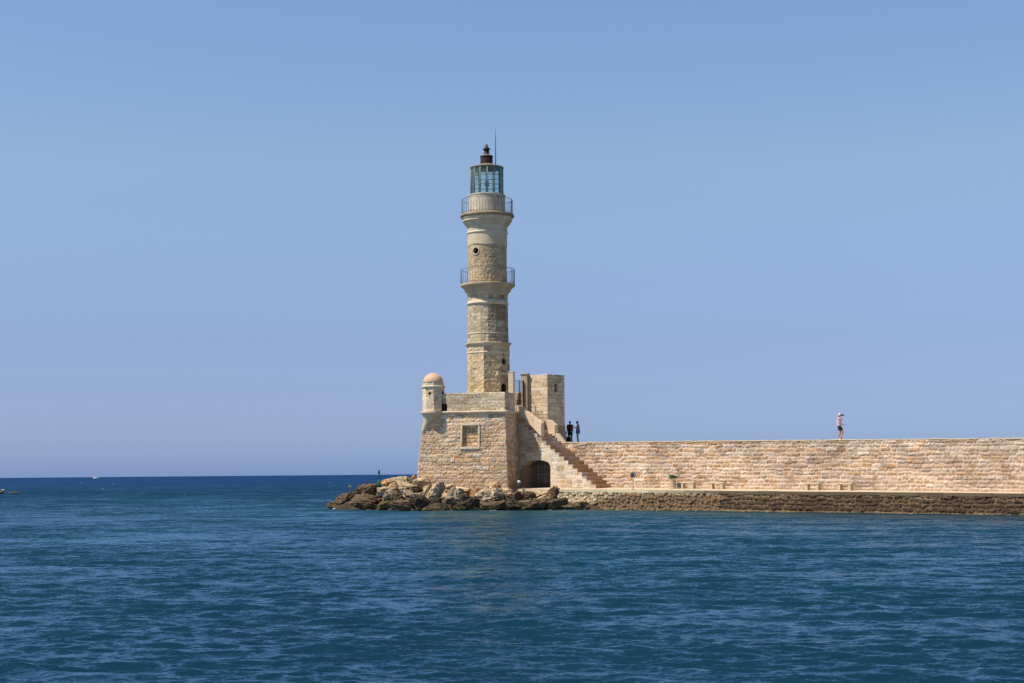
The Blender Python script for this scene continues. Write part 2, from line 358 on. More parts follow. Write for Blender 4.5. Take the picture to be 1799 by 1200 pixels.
# breakwater wall ----------------------------------------------------
def breakwater():
    root = empty('breakwater_wall', (*wl(10), 1.4)); tag(root, 'long tan breakwater wall of coursed limestone blocks with a walkway on top', 'wall')
    t0, t1 = -7.0, 52.0; org = np.array([*wl(10), 1.4]); mb = MB()
    h = 1.0
    p00 = (*wl(t0), zpath(t0, 0) - .05); p10 = (*wl(t1), zpath(t1, 0) - .05); p11 = (*wl(t1), ztop(t1)); p01 = (*wl(t0), ztop(t0))
    W_, H_ = t1 - t0, 3.32
    def pat(U, V): return blocks(U, V, ch=(.22, .29), bw=(.22, .85), seed=21, joint=.036, wob=.05, bulge=.045, rough=.05)
    def rc(U, V, C):                                          # paler, pinker renewed pointing along the foot and to the right
        k = np.clip(1 - V / 1.0, 0, 1) * .35 + np.clip((U - 24) / 10, 0, 1) * .22
        k = np.clip(k * (.5 + fbm(U * .8, V * .8, 0, 77, 3)), 0, .75)[..., None]
        return C * (1 - k) + (np.array((.54, .42, .33)) * (.7 + .6 * C.mean(-1, keepdims=True) / .4) * .75) * k
    skin(mb, quad(p00, p10, p11, p01, W_, H_), 0, W_, 0, H_, .045, pat, recolor=rc, edges=(0, 0, 0, 1), edge=.04, off=.01)
    cs = [wl(t0), wl(t1), wl(t1) + ni_ * 5, wl(t0) + ni_ * 5]
    mb.prism([tuple(p) for p in cs], -.5, [ztop(t0) - .012, ztop(t1) - .012, ztop(t1) - .012, ztop(t0) - .012], MORT_TAN)
    mb.build('masonry_face', M_STONE, root, org)
    # top paving with a thin worn lip over the face
    c = MB()
    n = 90; rng = np.random.default_rng(3)
    for i in range(n):
        a = t0 + (t1 - t0) * i / n; b = t0 + (t1 - t0) * (i + 1) / n - .012; z = (ztop(a) + ztop(b)) / 2
        k = rng.uniform(.9, 1.1); j = rng.uniform(-.012, .02); q = rng.uniform(.0, .03)
        c.prism([tuple(wl(a, .05 + q)), tuple(wl(b, .05 + q)), tuple(wl(b) + ni_ * 5), tuple(wl(a) + ni_ * 5)], z - .01 + j, z + .055 + j, tuple(np.array((.56, .47, .35)) * k))
    c.build('walkway_slabs', M_STONE, root, org)
breakwater()

# quay ----------------------------------------------------------------
def quay():
    t0, t1 = -11.0, 60.0; mb = MB(); n = 140
    # path surface
    P = []; C = []
    for i in range(n + 1):
        t = t0 + (t1 - t0) * i / n
        for off in (0, 1.2, 2.4, QW - .42): P.append((*wl(t, off), zpath(t, off)))
    Fc = [(i * 4 + j, i * 4 + j + 1, (i + 1) * 4 + j + 1, (i + 1) * 4 + j) for i in range(n) for j in range(3)]
    mb.add(P, [f[::1] for f in Fc], (.55, .44, .32))
    mb.build('path', mat('path_concrete', attr=True, rough=.92, var=.14, vscale=3), None)
    tag(bpy.data.objects['path'], kind='structure')
    root = empty('quay_wall', (*wl(12, QW), 0)); org = np.array([*wl(12, QW), 0]); tag(root, 'low rough quay wall at the waterline, pale rubble at left turning into dark wet blocks at right', 'quay wall')
    # edge slabs
    e = MB(); rng = np.random.default_rng(8); t = t0
    while t < t1:
        l = rng.uniform(1.1, 2.2); a, b = t, t + l - .015; za = zpath(a, QW); zb = zpath(b, QW); j = rng.uniform(-.01, .01)
        k = np.clip((t - 4) / 8, 0, 1); col = np.array((.50, .44, .30)) * (1 - k) + np.array((.12, .09, .06)) * k; col = col * rng.uniform(.85, 1.15)
        q = rng.uniform(-.02, .03)
        pts = [tuple(wl(a, QW + q)), tuple(wl(b, QW + q)), tuple(wl(b, QW - .45)), tuple(wl(a, QW - .45))]
        e.prism(pts, [za - .2, zb - .2, zb - .2, za - .2], [za + j, zb + j, zpath(b, QW - .45) + .006, zpath(a, QW - .45) + .006], col)
        top = [(p[0], p[1]) for p in pts]
        e.add([(*pts[0], za + j + .004), (*pts[1], zb + j + .004), (*pts[2], zpath(b, QW - .45) + .01), (*pts[3], zpath(a, QW - .45) + .01)], [(0, 1, 2, 3)], (.50, .40, .28))
        t += l
    e.build('edge_slabs', M_STONE, root, org)
    m = MB(); base = MB(); W_ = t1 - t0
    def cobble(U, V):
        # rounded rubble: nearest of jittered cells
        s = .30; best = np.full(U.shape, 9.); sec = np.full(U.shape, 9.); bid = np.zeros(U.shape, int)
        gx = np.floor(U / s).astype(int); gy = np.floor(V / (s * .8)).astype(int)
        for dx in (-1, 0, 1):
            for dy in (-1, 0, 1):
                cx = gx + dx; cy = gy + dy; jx = _hash(cx, cy, cx * 0, 3); jy = _hash(cx, cy, cx * 0, 4); rr = .8 + .5 * _hash(cx, cy, cx * 0, 6)
                d = np.hypot(U - (cx + .1 + .8 * jx) * s, (V - (cy + .1 + .8 * jy) * s * .8) * 1.15) / rr
                cl = d < best; sec = np.where(cl, best, np.minimum(sec, d)); bid = np.where(cl, cx * 7919 + cy, bid); best = np.where(cl, d, best)
        gap = sec - best; st = np.clip(gap / .05, 0, 1); r = _hash(bid, bid * 0, bid * 0, 9); r2 = _hash(bid, bid * 0, bid * 0, 19)
        H = st ** .6 * (.10 + .14 * r2) - .02 + .03 * (vnoise(U * 9, V * 9, 0, 8) - .5)
        pl = pal((.50, .38, .25), (.42, .31, .20), (.36, .29, .21), (.54, .42, .30), (.46, .32, .20)); C = pl[(r * 5).astype(int) % 5] * (.75 + .5 * r2[..., None])
        C = C * (.12 + .88 * st[..., None] ** 1.5) * (.8 + .4 * vnoise(U * 7, V * 7, 0, 31)[..., None]); return H, C
    def pat(U, V):
        H1, C1 = cobble(U, V); H2, C2 = blocks(U, V, ch=(.26, .34), bw=(.35, .95), seed=44, odd=2, palette=P_BROWN * np.array((1.0, .9, .8)), mortar=(.34, .25, .17), openj=.8, joint=.035, bulge=.07, rough=.10, wob=.09)
        k = np.clip((U - (22.5 + 1.5 * vnoise(U * 0, V * 3, 0, 2))) / .3, 0, 1)
        H = H1 * (1 - k) + H2 * k; C = C1 * (1 - k[..., None]) + C2 * k[..., None]; return H, C * (.75 + .5 * fbm(U * .5, V * 1.1, 0, 33, 3)[..., None])
    zb = -.75
    def S(U, V):
        t = t0 + U; P = np.zeros(U.shape + (3,)); b = 1.21 - (.0055 * t) * 1.0; z = zb + (V / 1.95) * (b - zb); off = QW - .06 + (1 - V / 1.95) * .28
        P[..., 0] = W1[0] + u_[0] * t + no_[0] * off; P[..., 1] = W1[1] + u_[1] * t + no_[1] * off; P[..., 2] = z
        return P, np.broadcast_to(np.array([no_[0], no_[1], .1]), U.shape + (3,))
    def rc(U, V, C):                                          # tide line: black-brown stained stone below, ochre weed at the water itself
        t = t0 + U; z = zb + (V / 1.95) * (1.95); hi = .25 + 1.15 * np.clip((t + .5) / 5, 0, 1) + .3 * (fbm(U * .7, V * .7, 0, 60, 3) - .5)
        k = np.clip((hi - z) / .45 + .2 * (vnoise(U * 5, V * 5, 0, 61) - .5), 0, 1)[..., None]
        lum = C.mean(-1, keepdims=True); C = C * (1 - k) + (np.array((.082, .050, .027)) * np.minimum(.25 + 2.0 * lum / .30, 2.1)) * k
        w = np.clip((.16 - z) / .1, 0, 1)[..., None] * np.clip(fbm(U * .9, V * 3, 0, 63, 2) * 2.2 - .6, 0, 1)[..., None]
        return C * (1 - w) + np.array((.22, .17, .07)) * w
    skin(m, S, 0, W_, 0, 1.95, .045, pat, recolor=rc, edges=(0, 0, 0, 0), edge=0)
    m.prism([tuple(wl(t0, QW - .15)), tuple(wl(t1, QW - .15)), tuple(wl(t1, -.3)), tuple(wl(t0, -.3))], -.8, [1.2 - .0055 * t0 - .03, 1.2 - .0055 * t1 - .05, 1.2 - .0055 * t1, 1.2 - .0055 * t0], (.3, .24, .17))
    m.build('rubble_face', M_ROCK, root, org)
quay()

# bastion -------------------------------------------------------------
fa = math.radians(17.6)
fr = np.array([math.cos(fa), -math.sin(fa)])                  # along the front, left to right
fi = np.array([math.sin(fa), math.cos(fa)])                   # inward from the front
Cb = np.array([-.273, 115.53]); FW, FD = 7.40, 9.4
Bb = [Cb - fr * FW, Cb, Cb + fi * FD, Cb - fr * FW + fi * FD] # base corners, counter-clockwise from the front left
def inset(p, k):
    cs = [(1, 1), (-1, 1), (-1, -1), (1, -1)]
    return [q + fr * a * kk[0] + fi * b * kk[1] for q, (a, b), kk in zip(p, cs, [k] * 4)]
ZB, ZL = .9, 7.10                                             # base, underside of the ledge
Tb = [Bb[0] + fr * .64 + fi * .30, Bb[1] - fr * .26 + fi * .30, Bb[2] - fr * .26 - fi * .30, Bb[3] + fr * .64 - fi * .30]
bast = empty('stone_bastion', (*Cb, 1.5)); BO = np.array([*Cb, 1.5])
tag(bast, 'square battered stone bastion with a recessed panel, carrying the lighthouse tower', 'bastion')
def v3(p, z): return (p[0], p[1], z)
# recess frame limits along the front (measured from the left base corner) and in height
RU0, RU1, RZ0, RZ1 = 3.60, 4.98, 4.60, 6.20
def bastion_walls():
    mb = MB(); h = ZL - ZB
    def fort(seed, **k):
        a = dict(ch=(.25, .34), bw=(.3, .8), seed=seed, palette=P_FORT, joint=.026, bulge=.028, rough=.048, wob=.045, mortar=(.60, .47, .34)); a.update(k)
        return lambda U, V: blocks(U, V, **a)
    def rc(U, V, C):
        k = np.clip(1 - V / 1.8, 0, 1) * .5 * (.4 + fbm(U, V, 0, 71, 3)); k = k[..., None]
        C = C * (1 - k) + np.array((.56, .40, .29)) * k
        r = np.exp(-(((U - 3.15) / .2) ** 2 + ((V - 2.95) / .14) ** 2))[..., None] > .5; C = np.where(r, np.array((.50, .17, .08)) * (C.mean(-1, keepdims=True) / .34), C)
        return C
    S = quad(v3(Bb[0], ZB), v3(Bb[1], ZB), v3(Tb[1], ZL), v3(Tb[0], ZL), FW, h)
    def hole(U, V): return ~((U > RU0) & (U < RU1) & (V > RZ0 - ZB) & (V < RZ1 - ZB))
    skin(mb, S, 0, FW, 0, h, .04, fort(101), recolor=rc, mask=hole, edges=(1, 1, 0, 0))
    S = quad(v3(Bb[1], ZB), v3(Bb[2], ZB), v3(Tb[2], ZL), v3(Tb[1], ZL), FD, h)
    skin(mb, S, 0, FD, 0, h, .05, fort(102, rough=.04, bulge=.03, joint=.022, palette=P_FORT * .9), edges=(1, 1, 0, 0))
    S = quad(v3(Bb[3], ZB), v3(Bb[0], ZB), v3(Tb[0], ZL), v3(Tb[3], ZL), FD, h)
    skin(mb, S, 0, FD, 0, h, .06, fort(103), edges=(1, 1, 0, 0))
    S = quad(v3(Bb[2], ZB), v3(Bb[3], ZB), v3(Tb[3], ZL), v3(Tb[2], ZL), FW, h)
    skin(mb, S, 0, FW, 0, h, .08, fort(104), edges=(1, 1, 0, 0))
    k = .20
    mb.prism([tuple(p) for p in inset(Bb, (.05, .3))], -.6, ZL + .14, (.4, .3, .2), top=[tuple(p) for p in inset(Tb, (.05, .3))])
    mb.build('battered_walls', M_STONE, bast, BO)
    # sunk panel with its worn frame
    A = np.array(v3(Bb[0], ZB)); 
    def fp(u, z, off):                                        # point on the front, off metres proud of it
        b = (z - ZB) / h; p = (Bb[0] + (Bb[1] - Bb[0]) * u / FW) * (1 - b) + (Tb[0] + (Tb[1] - Tb[0]) * u / FW) * b; p = p - fi * off
        return (p[0], p[1], z)
    pm = MB(); pw = RU1 - RU0; ph = RZ1 - RZ0
    skin(pm, quad(fp(RU0, RZ0, -.24), fp(RU1, RZ0, -.24), fp(RU1, RZ1, -.24), fp(RU0, RZ1, -.24), pw, ph), 0, pw, 0, ph, .035,
         lambda U, V: blocks(U, V, ch=(.24, .3), bw=(.3, .6), seed=107, palette=P_FORT * np.array((1.02, .96, .78)), bulge=.05, rough=.06, mortar=(.5, .38, .22)), edges=(0, 0, 0, 0), edge=0)
    pm.build('sunk_panel', M_STONE, bast, BO)
    fm = MB(); rng = np.random.default_rng(9)
    def bar(a0, a1, z0, z1, d0, d1):
        P = [fp(u, z, o) for o in (d0, d1) for u, z in ((a0, z0), (a1, z0), (a1, z1), (a0, z1))]
        fm.add(P, [(0, 3, 2, 1), (4, 5, 6, 7), (0, 1, 5, 4), (1, 2, 6, 5), (2, 3, 7, 6), (3, 0, 4, 7)], np.array((.60, .49, .35)) * rng.uniform(.9, 1.08))
    f = .15
    for i in range(5):
        z0 = RZ0 + (RZ1 - RZ0) * i / 5; z1 = RZ0 + (RZ1 - RZ0) * (i + 1) / 5 - .01
        bar(RU0 - f, RU0, z0, z1, -.28, .08 + rng.uniform(-.015, .02)); bar(RU1, RU1 + f, z0, z1, -.28, .08 + rng.uniform(-.015, .02))
    for i in range(3):
        u0 = RU0 - f + (RU1 - RU0 + 2 * f) * i / 3; u1 = RU0 - f + (RU1 - RU0 + 2 * f) * (i + 1) / 3 - .01
        bar(u0, u1, RZ1, RZ1 + f, -.28, .09 + rng.uniform(-.015, .02)); bar(u0, u1, RZ0 - f, RZ0, -.28, .11 + rng.uniform(-.015, .02))
    fm.build('panel_frame', M_STONE, bast, BO)
bastion_walls()

def ring_profile(mb, poly, prof, col, seg=.12, seed=0, wear=.02):
    """sweep profile (outset, z) round a closed convex plan polygon (counter-clockwise)"""
    rng = np.random.default_rng(seed); n = len(poly); pts = []
    for i in range(n):
        a, b, c = poly[i - 1], poly[i], poly[(i + 1) % n]
        d1 = (b - a) / np.linalg.norm(b - a); d2 = (c - b) / np.linalg.norm(c - b); n1 = np.array([d1[1], -d1[0]]); n2 = np.array([d2[1], -d2[0]])
        m = n1 + n2; m = m / (m @ m) * 2; L = np.linalg.norm(c - b); k = max(1, int(L / seg))
        for j in range(k):
            if j == 0: pts.append((b, m))
            else: pts.append((b + (c - b) * j / k, n2))
    N = len(pts); V = []; C = []
    X = np.array([p[0] for p in pts]); w = (fbm(X[:, 0] * 2.5, X[:, 1] * 2.5, 0, seed, 3) - .5) * 2
    cw = .85 + .3 * vnoise(X[:, 0] * 1.8, X[:, 1] * 1.8, 0, seed + 3)
    for o, z in prof:
        for (p, m), ww, cc in zip(pts, w, cw):
            q = p + m * (o + (ww * wear if o > .02 else 0)); V.append((q[0], q[1], z + ww * wear * .6)); C.append(np.array(col) * cc)
    M_ = len(prof); Fc = [(j * N + i, j * N + (i + 1) % N, (j + 1) * N + (i + 1) % N, (j + 1) * N + i) for j in range(M_ - 1) for i in range(N)]
    mb.add(V, Fc, np.array(C), True)
def ledge():
    mb = MB(); ring_profile(mb, Tb, [(-.3, 7.04), (.0, 7.04), (.06, 7.08), (.14, 7.12), (.2, 7.16), (.21, 7.22), (.17, 7.27), (.05, 7.29), (-.3, 7.29)], (.56, .44, .32), seed=4, wear=.035)
    mb.prism([tuple(p) for p in inset(Tb, (.1, .1))], 7.1, 7.285, (.5, .42, .3))
    mb.build('string_course', M_STONE, bast, BO)
ledge()

# parapet of the bastion platform
ZP0, ZP1 = 7.27, 8.63
def parapet():
    mb = MB(); th = .5; pale = lambda s, **k: (lambda U, V: blocks(U, V, ch=(.21, .27), bw=(.28, .7), seed=s, palette=P_PALE, mortar=(.5, .41, .28), joint=.018, bulge=.012, rough=.022, wob=.012, **k))
    a, b, c, d = [p for p in inset(Tb, (.03, .03))]
    h = ZP1 - ZP0; L = np.linalg.norm(b - a); g0, g1, gz = 1.34, 1.85, .5
    gc = (g0 + g1) / 2
    def port(U, V): return ~((U > g0) & (U < g1) & (V < gz + .1 * np.sqrt(np.clip(1 - ((U - gc) / .26) ** 2, 0, 1))))
    skin(mb, quad(v3(a, ZP0), v3(b, ZP0), v3(b, ZP1), v3(a, ZP1), L, h), 0, L, 0, h, .035, pale(201), mask=port, edges=(0, 1, 0, 1))
    D1 = 1.95                                                 # right-hand parapet stops at the gate pier
    e = b + fi * D1
    skin(mb, quad(v3(b, ZP0), v3(e, ZP0), v3(e, ZP1), v3(b, ZP1), D1, h), 0, D1, 0, h, .04, pale(202), edges=(1, 0, 0, 1))
    skin(mb, quad(v3(d, ZP0), v3(a, ZP0), v3(a, ZP1), v3(d, ZP1), FD, h), 0, FD, 0, h, .08, pale(203), edges=(0, 0, 0, 1))
    ip = lambda p, x, y: tuple(p + fr * x + fi * y)
    # solid cores; the front one is split round the gun port
    def core(p, q, z0, z1, y0=.03):
        mb.prism([ip(p, 0, y0), ip(q, 0, y0), ip(q, 0, th), ip(p, 0, th)], z0, z1, (.5, .41, .28))
    A_ = a + fr * .02; B_ = b - fr * .03
    core(A_, a + fr * g0, ZP0, ZP1 - .01); core(a + fr * g1, B_, ZP0, ZP1 - .01); core(a + fr * (g0 + .001), a + fr * (g1 - .001), ZP0 + gz + .1, ZP1 - .012, .035)
    mb.prism([ip(b, -th, th + .002), ip(b, -.03, th + .002), ip(e, -.03, 0), ip(e, -th, 0)], ZP0, ZP1 - .01, (.5, .41, .28))
    mb.prism([ip(a, .03, th + .002), ip(a, th, th + .002), ip(d, th, -.0), ip(d, .03, -.0)], ZP0, ZP1 - .01, (.5, .41, .28))
    # rear parapet, a little higher, its inner face seen through the gate
    zb = 9.0; w0 = d; w1 = c; L2 = np.linalg.norm(c - d)
    mb.prism([ip(w0, 0, -th), ip(w1, 0, -th), ip(w1, 0, -.02), ip(w0, 0, -.02)], ZP0, zb, (.56, .46, .32))
    skin(mb, quad(v3(w0 - fi * th, ZP0), v3(w1 - fi * th, ZP0), v3(w1 - fi * th, zb), v3(w0 - fi * th, zb), L2, zb - ZP0), 0, L2, 0, zb - ZP0, .05, pale(204), off=.02)
    mb.build('parapet', M_STONE, bast, BO)
    g = MB(); g.box((*(a + fr * gc + fi * .75), ZP0 + .35), (g1 - g0 + .1, .3, .8), col=(.06, .05, .04), ax=fr); g.build('gun_port', M_VOID, bast, BO)
parapet()

# sentry box on the left corner, with its corbel
def sentry():
    c = Tb[0] + fr * .72 + fi * .22; R = .82; n = 8; ph = math.radians(-17.6 + 22.5)
    mb = MB()
    def octS(U, V):                                           # octagonal shaft by arc length
        per = U / (2 * PI * R) * 2 * PI; a = per + ph; k = np.floor(per / (PI / 4)); am = ph + (k + .5) * PI / 4
        r = R * math.cos(PI / 8) / np.cos(a - am); P = np.stack([c[0] + r * np.cos(a), c[1] + r * np.sin(a), ZP0 + V], -1)
        return P, np.stack([np.cos(am), np.sin(am), am * 0], -1)
    hs = 9.05 - ZP0
    # small round loophole on the face turned to the camera, and a doorway to the platform
    az = math.atan2(-c[1], -c[0] - .0) ; fa_ = [ph + (k + .5) * PI / 4 for k in range(8)]
    best = min(fa_, key=lambda a: abs(math.atan2(math.sin(a - math.radians(-107)), math.cos(a - math.radians(-107)))))
    uh = ((best - ph) % (2 * PI)) * R; dr = min(fa_, key=lambda a: abs(math.atan2(math.sin(a - math.radians(-17)), math.cos(a - math.radians(-17)))))
    ud = ((dr - ph) % (2 * PI)) * R
    def mk(U, V): return (np.hypot(U - uh, V - 1.35) > .12) & ~((abs(U - ud) < .26) & (V < 1.5))
    skin(mb, octS, 0, 2 * PI * R, 0, hs, .035, lambda U, V: blocks(U, V, ch=(.22, .3), bw=(.3, .6), seed=301, palette=P_PALE, mortar=(.5, .42, .3), joint=.015, bulge=.008, rough=.012, wob=.01), mask=mk, wrap=True, edges=(0, 0, 0, 0), edge=0)
    mb.lathe([(R - .1, ZP0), (R - .1, 9.05)], c, 8, (.05, .04, .03), ph, False)
    o = mb.build('sentry_box', M_STONE, bast, BO)
    def sub(name, prof, nn, col, m, phase=ph, smooth=False, wear=0):
        q = MB(); q.lathe(prof, c, nn, col, phase, smooth); return q.build(name, m, o, BO)
    sub('cornice', [(R - .05, 8.98), (R + .02, 9.0), (R + .03, 9.06), (R + .10, 9.1), (R + .11, 9.17), (R + .02, 9.21), (R - .02, 9.24), (R - .03, 9.45), (R - .1, 9.47)], 8, (.54, .46, .33), M_STONE)
    sub('dome', [(.76 * math.cos(t), 9.46 + .74 * math.sin(t)) for t in np.linspace(0, PI / 2 - .02, 14)], 32, (.60, .39, .26), M_PLAST, smooth=True)
    q = MB(); V = []; n = 24; prof = [(.05, 5.62), (.14, 5.7), (.2, 5.95), (.34, 6.2), (.42, 6.5), (.62, 6.8), (.74, 6.98), (.88, 7.1), (.95, 7.2), (.96, 7.27)]
    for r, z in prof:
        k = max(0, min(1, (z - 5.6) / 1.5)) ** 1.2; cor = Tb[0] + (Bb[0] - Tb[0]) * (ZL - z) / (ZL - ZB) + (fr + fi) * .06; cc = cor * (1 - k) + c * k
        V += [(cc[0] + r * math.cos(t), cc[1] + r * math.sin(t), z) for t in np.linspace(0, 2 * PI, n, endpoint=False)]
    q.add(V, [(j * n + i, j * n + (i + 1) % n, (j + 1) * n + (i + 1) % n, (j + 1) * n + i) for j in range(len(prof) - 1) for i in range(n)] + [tuple(range(n - 1, -1, -1))], (.50, .42, .31), True); q.build('corbel', M_STONE, o, BO)
    q = MB(); q.prism([tuple(c + np.array((math.cos(a), math.sin(a))) * .97) for a in np.linspace(0, 2 * PI, 24, endpoint=False)], 7.17, 7.285, (.56, .45, .33)); q.build('footing', M_STONE, o, BO)
sentry()

# stair ----------------------------------------------------------------
S0 = W1 + no_ * SW; RISE, TREAD, NST = .293, .442, 20
A0, A1, ZSP, ZCR = 4.42, 7.40, 3.10, 3.58                     # arch: from, to (distance left of the bottom step), springing, crown
def sl(d, off=0.0): return S0 - u_ * d + no_ * off            # point on the stair's front line, d metres left of the foot
def archz(d): 
    m = (A0 + A1) / 2; hw = (A1 - A0) / 2; return ZSP + (ZCR - ZSP) * np.sqrt(np.clip(1 - ((d - m) / hw) ** 2, 0, 1)) ** .8
stair = empty('stone_staircase', (*sl(3), 1.5)); SO = np.array([*sl(3), 1.5])
tag(stair, 'stone staircase rising from the quay to the bastion gate over an arched opening', 'staircase')
def build_stair():
    zb = 1.47; D = NST * TREAD; mb = MB(); rng = np.random.default_rng(12)
    org = sl(D); S = plane((*org, zb - .1), (u_[0], u_[1], 0), (0, 0, 1))
    def mask(U, V):
        d = D - U; z = V + zb - .1; k = np.floor(d / TREAD) + 1; top = zb + k * RISE; inarch = (d > A0) & (d < A1) & (z < archz(d) + .05)
        return (z < top - .05) & ~inarch & (z < 7.2)
    def rc(U, V, C):
        k = np.clip(1.1 * fbm(U * .7, V * .7, 0, 91, 3) - .25, 0, .8)[..., None]
        return C * (1 - k) + np.array((.58, .50, .41)) * (.6 + .4 * C.mean(-1, keepdims=True) / .4) * k
    skin(mb, S, 0, D, 0, 6.3, TREAD / 12, lambda U, V: blocks(U, V, ch=(.28, .36), bw=(.35, .8), seed=131, palette=pal((.50, .36, .22), (.52, .42, .30), (.55, .47, .37), (.47, .33, .18), (.56, .48, .38), (.50, .40, .29)), mortar=(.62, .54, .45), joint=.024, bulge=.015, rough=.03, wob=.03),
         mask=mask, recolor=rc, edges=(0, 0, 0, 0), edge=0, resv=RISE / 8)
    q = lambda d, off: tuple(sl(d, off))
    mb.prism([q(A1 + 1.4, -.04), q(A1, -.04), q(A1, -SW), q(A1 + 1.4, -SW)], .9, 3.8, (.45, .33, .22))
    mb.prism([q(A0, -.04), q(.02, -.04), q(.02, -SW + .0), q(A0, -SW + .0)], .9, [1.6, 1.62, 1.62, 1.6], (.45, .35, .25))
    mb.build('side_wall', M_STONE, stair, SO)
    for k in range(NST):
        s = MB(); d0 = k * TREAD; d1 = (k + 1) * TREAD; top = zb + (k + 1) * RISE; inside = d1 > A0 + .05 and d0 < A1 - .05; bot = 3.75 if inside else .95
        cuts = [0.03] + sorted(rng.uniform(.25, SW - .25, 3).tolist()) + [SW - .004]
        for i in range(4):
            c = P_WALL[rng.integers(0, 8)] * rng.uniform(.85, 1.1); j = rng.uniform(-.012, .012); zj = rng.uniform(-.008, .008)
            a, b = -cuts[i] - (.004 if i else 0), -cuts[i + 1] + .004
            P = [q(d0 + j, a), q(d0 + j, b), q(d1 + .03, b), q(d1 + .03, a)]
            s.prism(P, max(bot, 0.95), top + zj - .045, c); P2 = [q(d0 + j - .025, a + (.035 if i == 0 else 0)), q(d0 + j - .025, b), q(d1 + .03, b), q(d1 + .03, a + (.035 if i == 0 else 0))]
            s.prism(P2, top + zj - .044, top + zj, c * 1.15)
        s.build('step', M_STONE, stair, SO)
    # smooth inclined parapets
    def slab(pts, o0, o1, name, col, bev=.02):
        m = MB(); n = len(pts); P = [(*sl(d, o0), z) for d, z in pts] + [(*sl(d, o1), z) for d, z in pts]
        m.add(P, [tuple(range(n)), tuple(range(2 * n - 1, n - 1, -1))] + [(i, n + i, n + (i + 1) % n, (i + 1) % n) for i in range(n)], col); o = m.build(name, M_STONE, stair, SO)
        bv = o.modifiers.new('Bevel', 'BEVEL'); bv.width = bev; bv.segments = 2; return o
    # front parapet in slabs
    for i, (a, b) in enumerate(((5.30, 6.1), (6.11, 6.9), (6.91, 7.6))):
        zt = lambda d: 6.34 + (d - 5.3) * .61; zl = lambda d: 5.30 + max(0, d - 5.3) * .81
        slab([(a, zl(a)), (b, zl(b)), (b, zt(b)), (a, zt(a))], .035, -.30, 'front_parapet', np.array((.62, .485, .345)) * rng.uniform(.94, 1.06))
    slab([(7.61, 6.9), (8.9, 7.0), (8.9, 7.76), (7.61, 7.76)], .03, -.30, 'front_parapet', (.55, .43, .31))
    slab([(5.44, 5.4), (6.25, 5.4), (6.25, 6.67), (5.95, 6.6), (5.44, 6.22)], -SW + .05, -SW - .30, 'rear_parapet', (.60, .465, .33))
    slab([(4.5, 4.7), (5.44, 4.7), (5.44, 5.62), (5.2, 5.56), (4.5, 4.84)], -SW - .001, -SW - .28, 'rear_kerb', (.50, .42, .32))
    # arch: smooth ring of voussoirs round the opening
    m = MB(); N = 22; hw = (A1 - A0) / 2; mid = (A0 + A1) / 2; ds = np.linspace(A0, A1, N + 1)
    ring_in = [(d, float(archz(d))) for d in ds]
    ring_out = [(mid + (d - mid) * 1.16, float(archz(d)) + (.30 if 0 < i < N else .05)) for i, d in enumerate(ds)]
    for i in range(N):
        c = np.array((.56, .47, .35)) * rng.uniform(.9, 1.05)
        Q = [ring_in[i], ring_in[i + 1], ring_out[i + 1], ring_out[i]]
        P = [(*sl(d, .03), z) for d, z in Q] + [(*sl(d, -1.0), z) for d, z in Q]
        m.add(P, [(3, 2, 1, 0), (4, 5, 6, 7), (0, 1, 5, 4), (1, 2, 6, 5), (2, 3, 7, 6), (3, 0, 4, 7)], c)
    o = m.build('arch_ring', M_STONE, stair, SO)
    # chamber behind: jambs; vault and back coloured dark to stand for inside shade
    ch = MB(); z0 = 1.46
    ch.prism([q(A1 - .001, -.03), q(A1 - .06, -.03), q(A1 - .06, -1.62), q(A1 - .001, -1.62)], z0, 3.6, (.36, .23, .13))
    ch.prism([q(A0 + .05, -.03), q(A0, -.03), q(A0, -1.62), q(A0 + .05, -1.62)], z0, 3.6, (.36, .23, .13))
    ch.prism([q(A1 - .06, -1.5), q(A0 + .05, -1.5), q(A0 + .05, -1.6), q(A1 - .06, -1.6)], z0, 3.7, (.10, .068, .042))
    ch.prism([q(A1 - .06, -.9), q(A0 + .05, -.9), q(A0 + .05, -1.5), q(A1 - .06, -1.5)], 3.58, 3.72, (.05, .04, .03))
    ch.build('vaulted_chamber', M_STONE, stair, SO)
    gr = MB(); off = -1.0
    for i, d in enumerate(np.linspace(A0 + .08, A1 - .1, 25)):
        gr.tube([(*sl(d, off), z0), (*sl(d, off), float(archz(d)) - .02)], 0.018 if i % 6 else .032, 6)
    for z in (1.95, 2.5, 3.08): gr.tube([(*sl(A0 + .06, off + .02), z), (*sl(A1 - .07, off + .02), z)], .028, 6)
    gr.build('iron_grille', mat('grille_iron', (.30, .25, .22), rough=.5, var=.3), stair, SO)
build_stair()

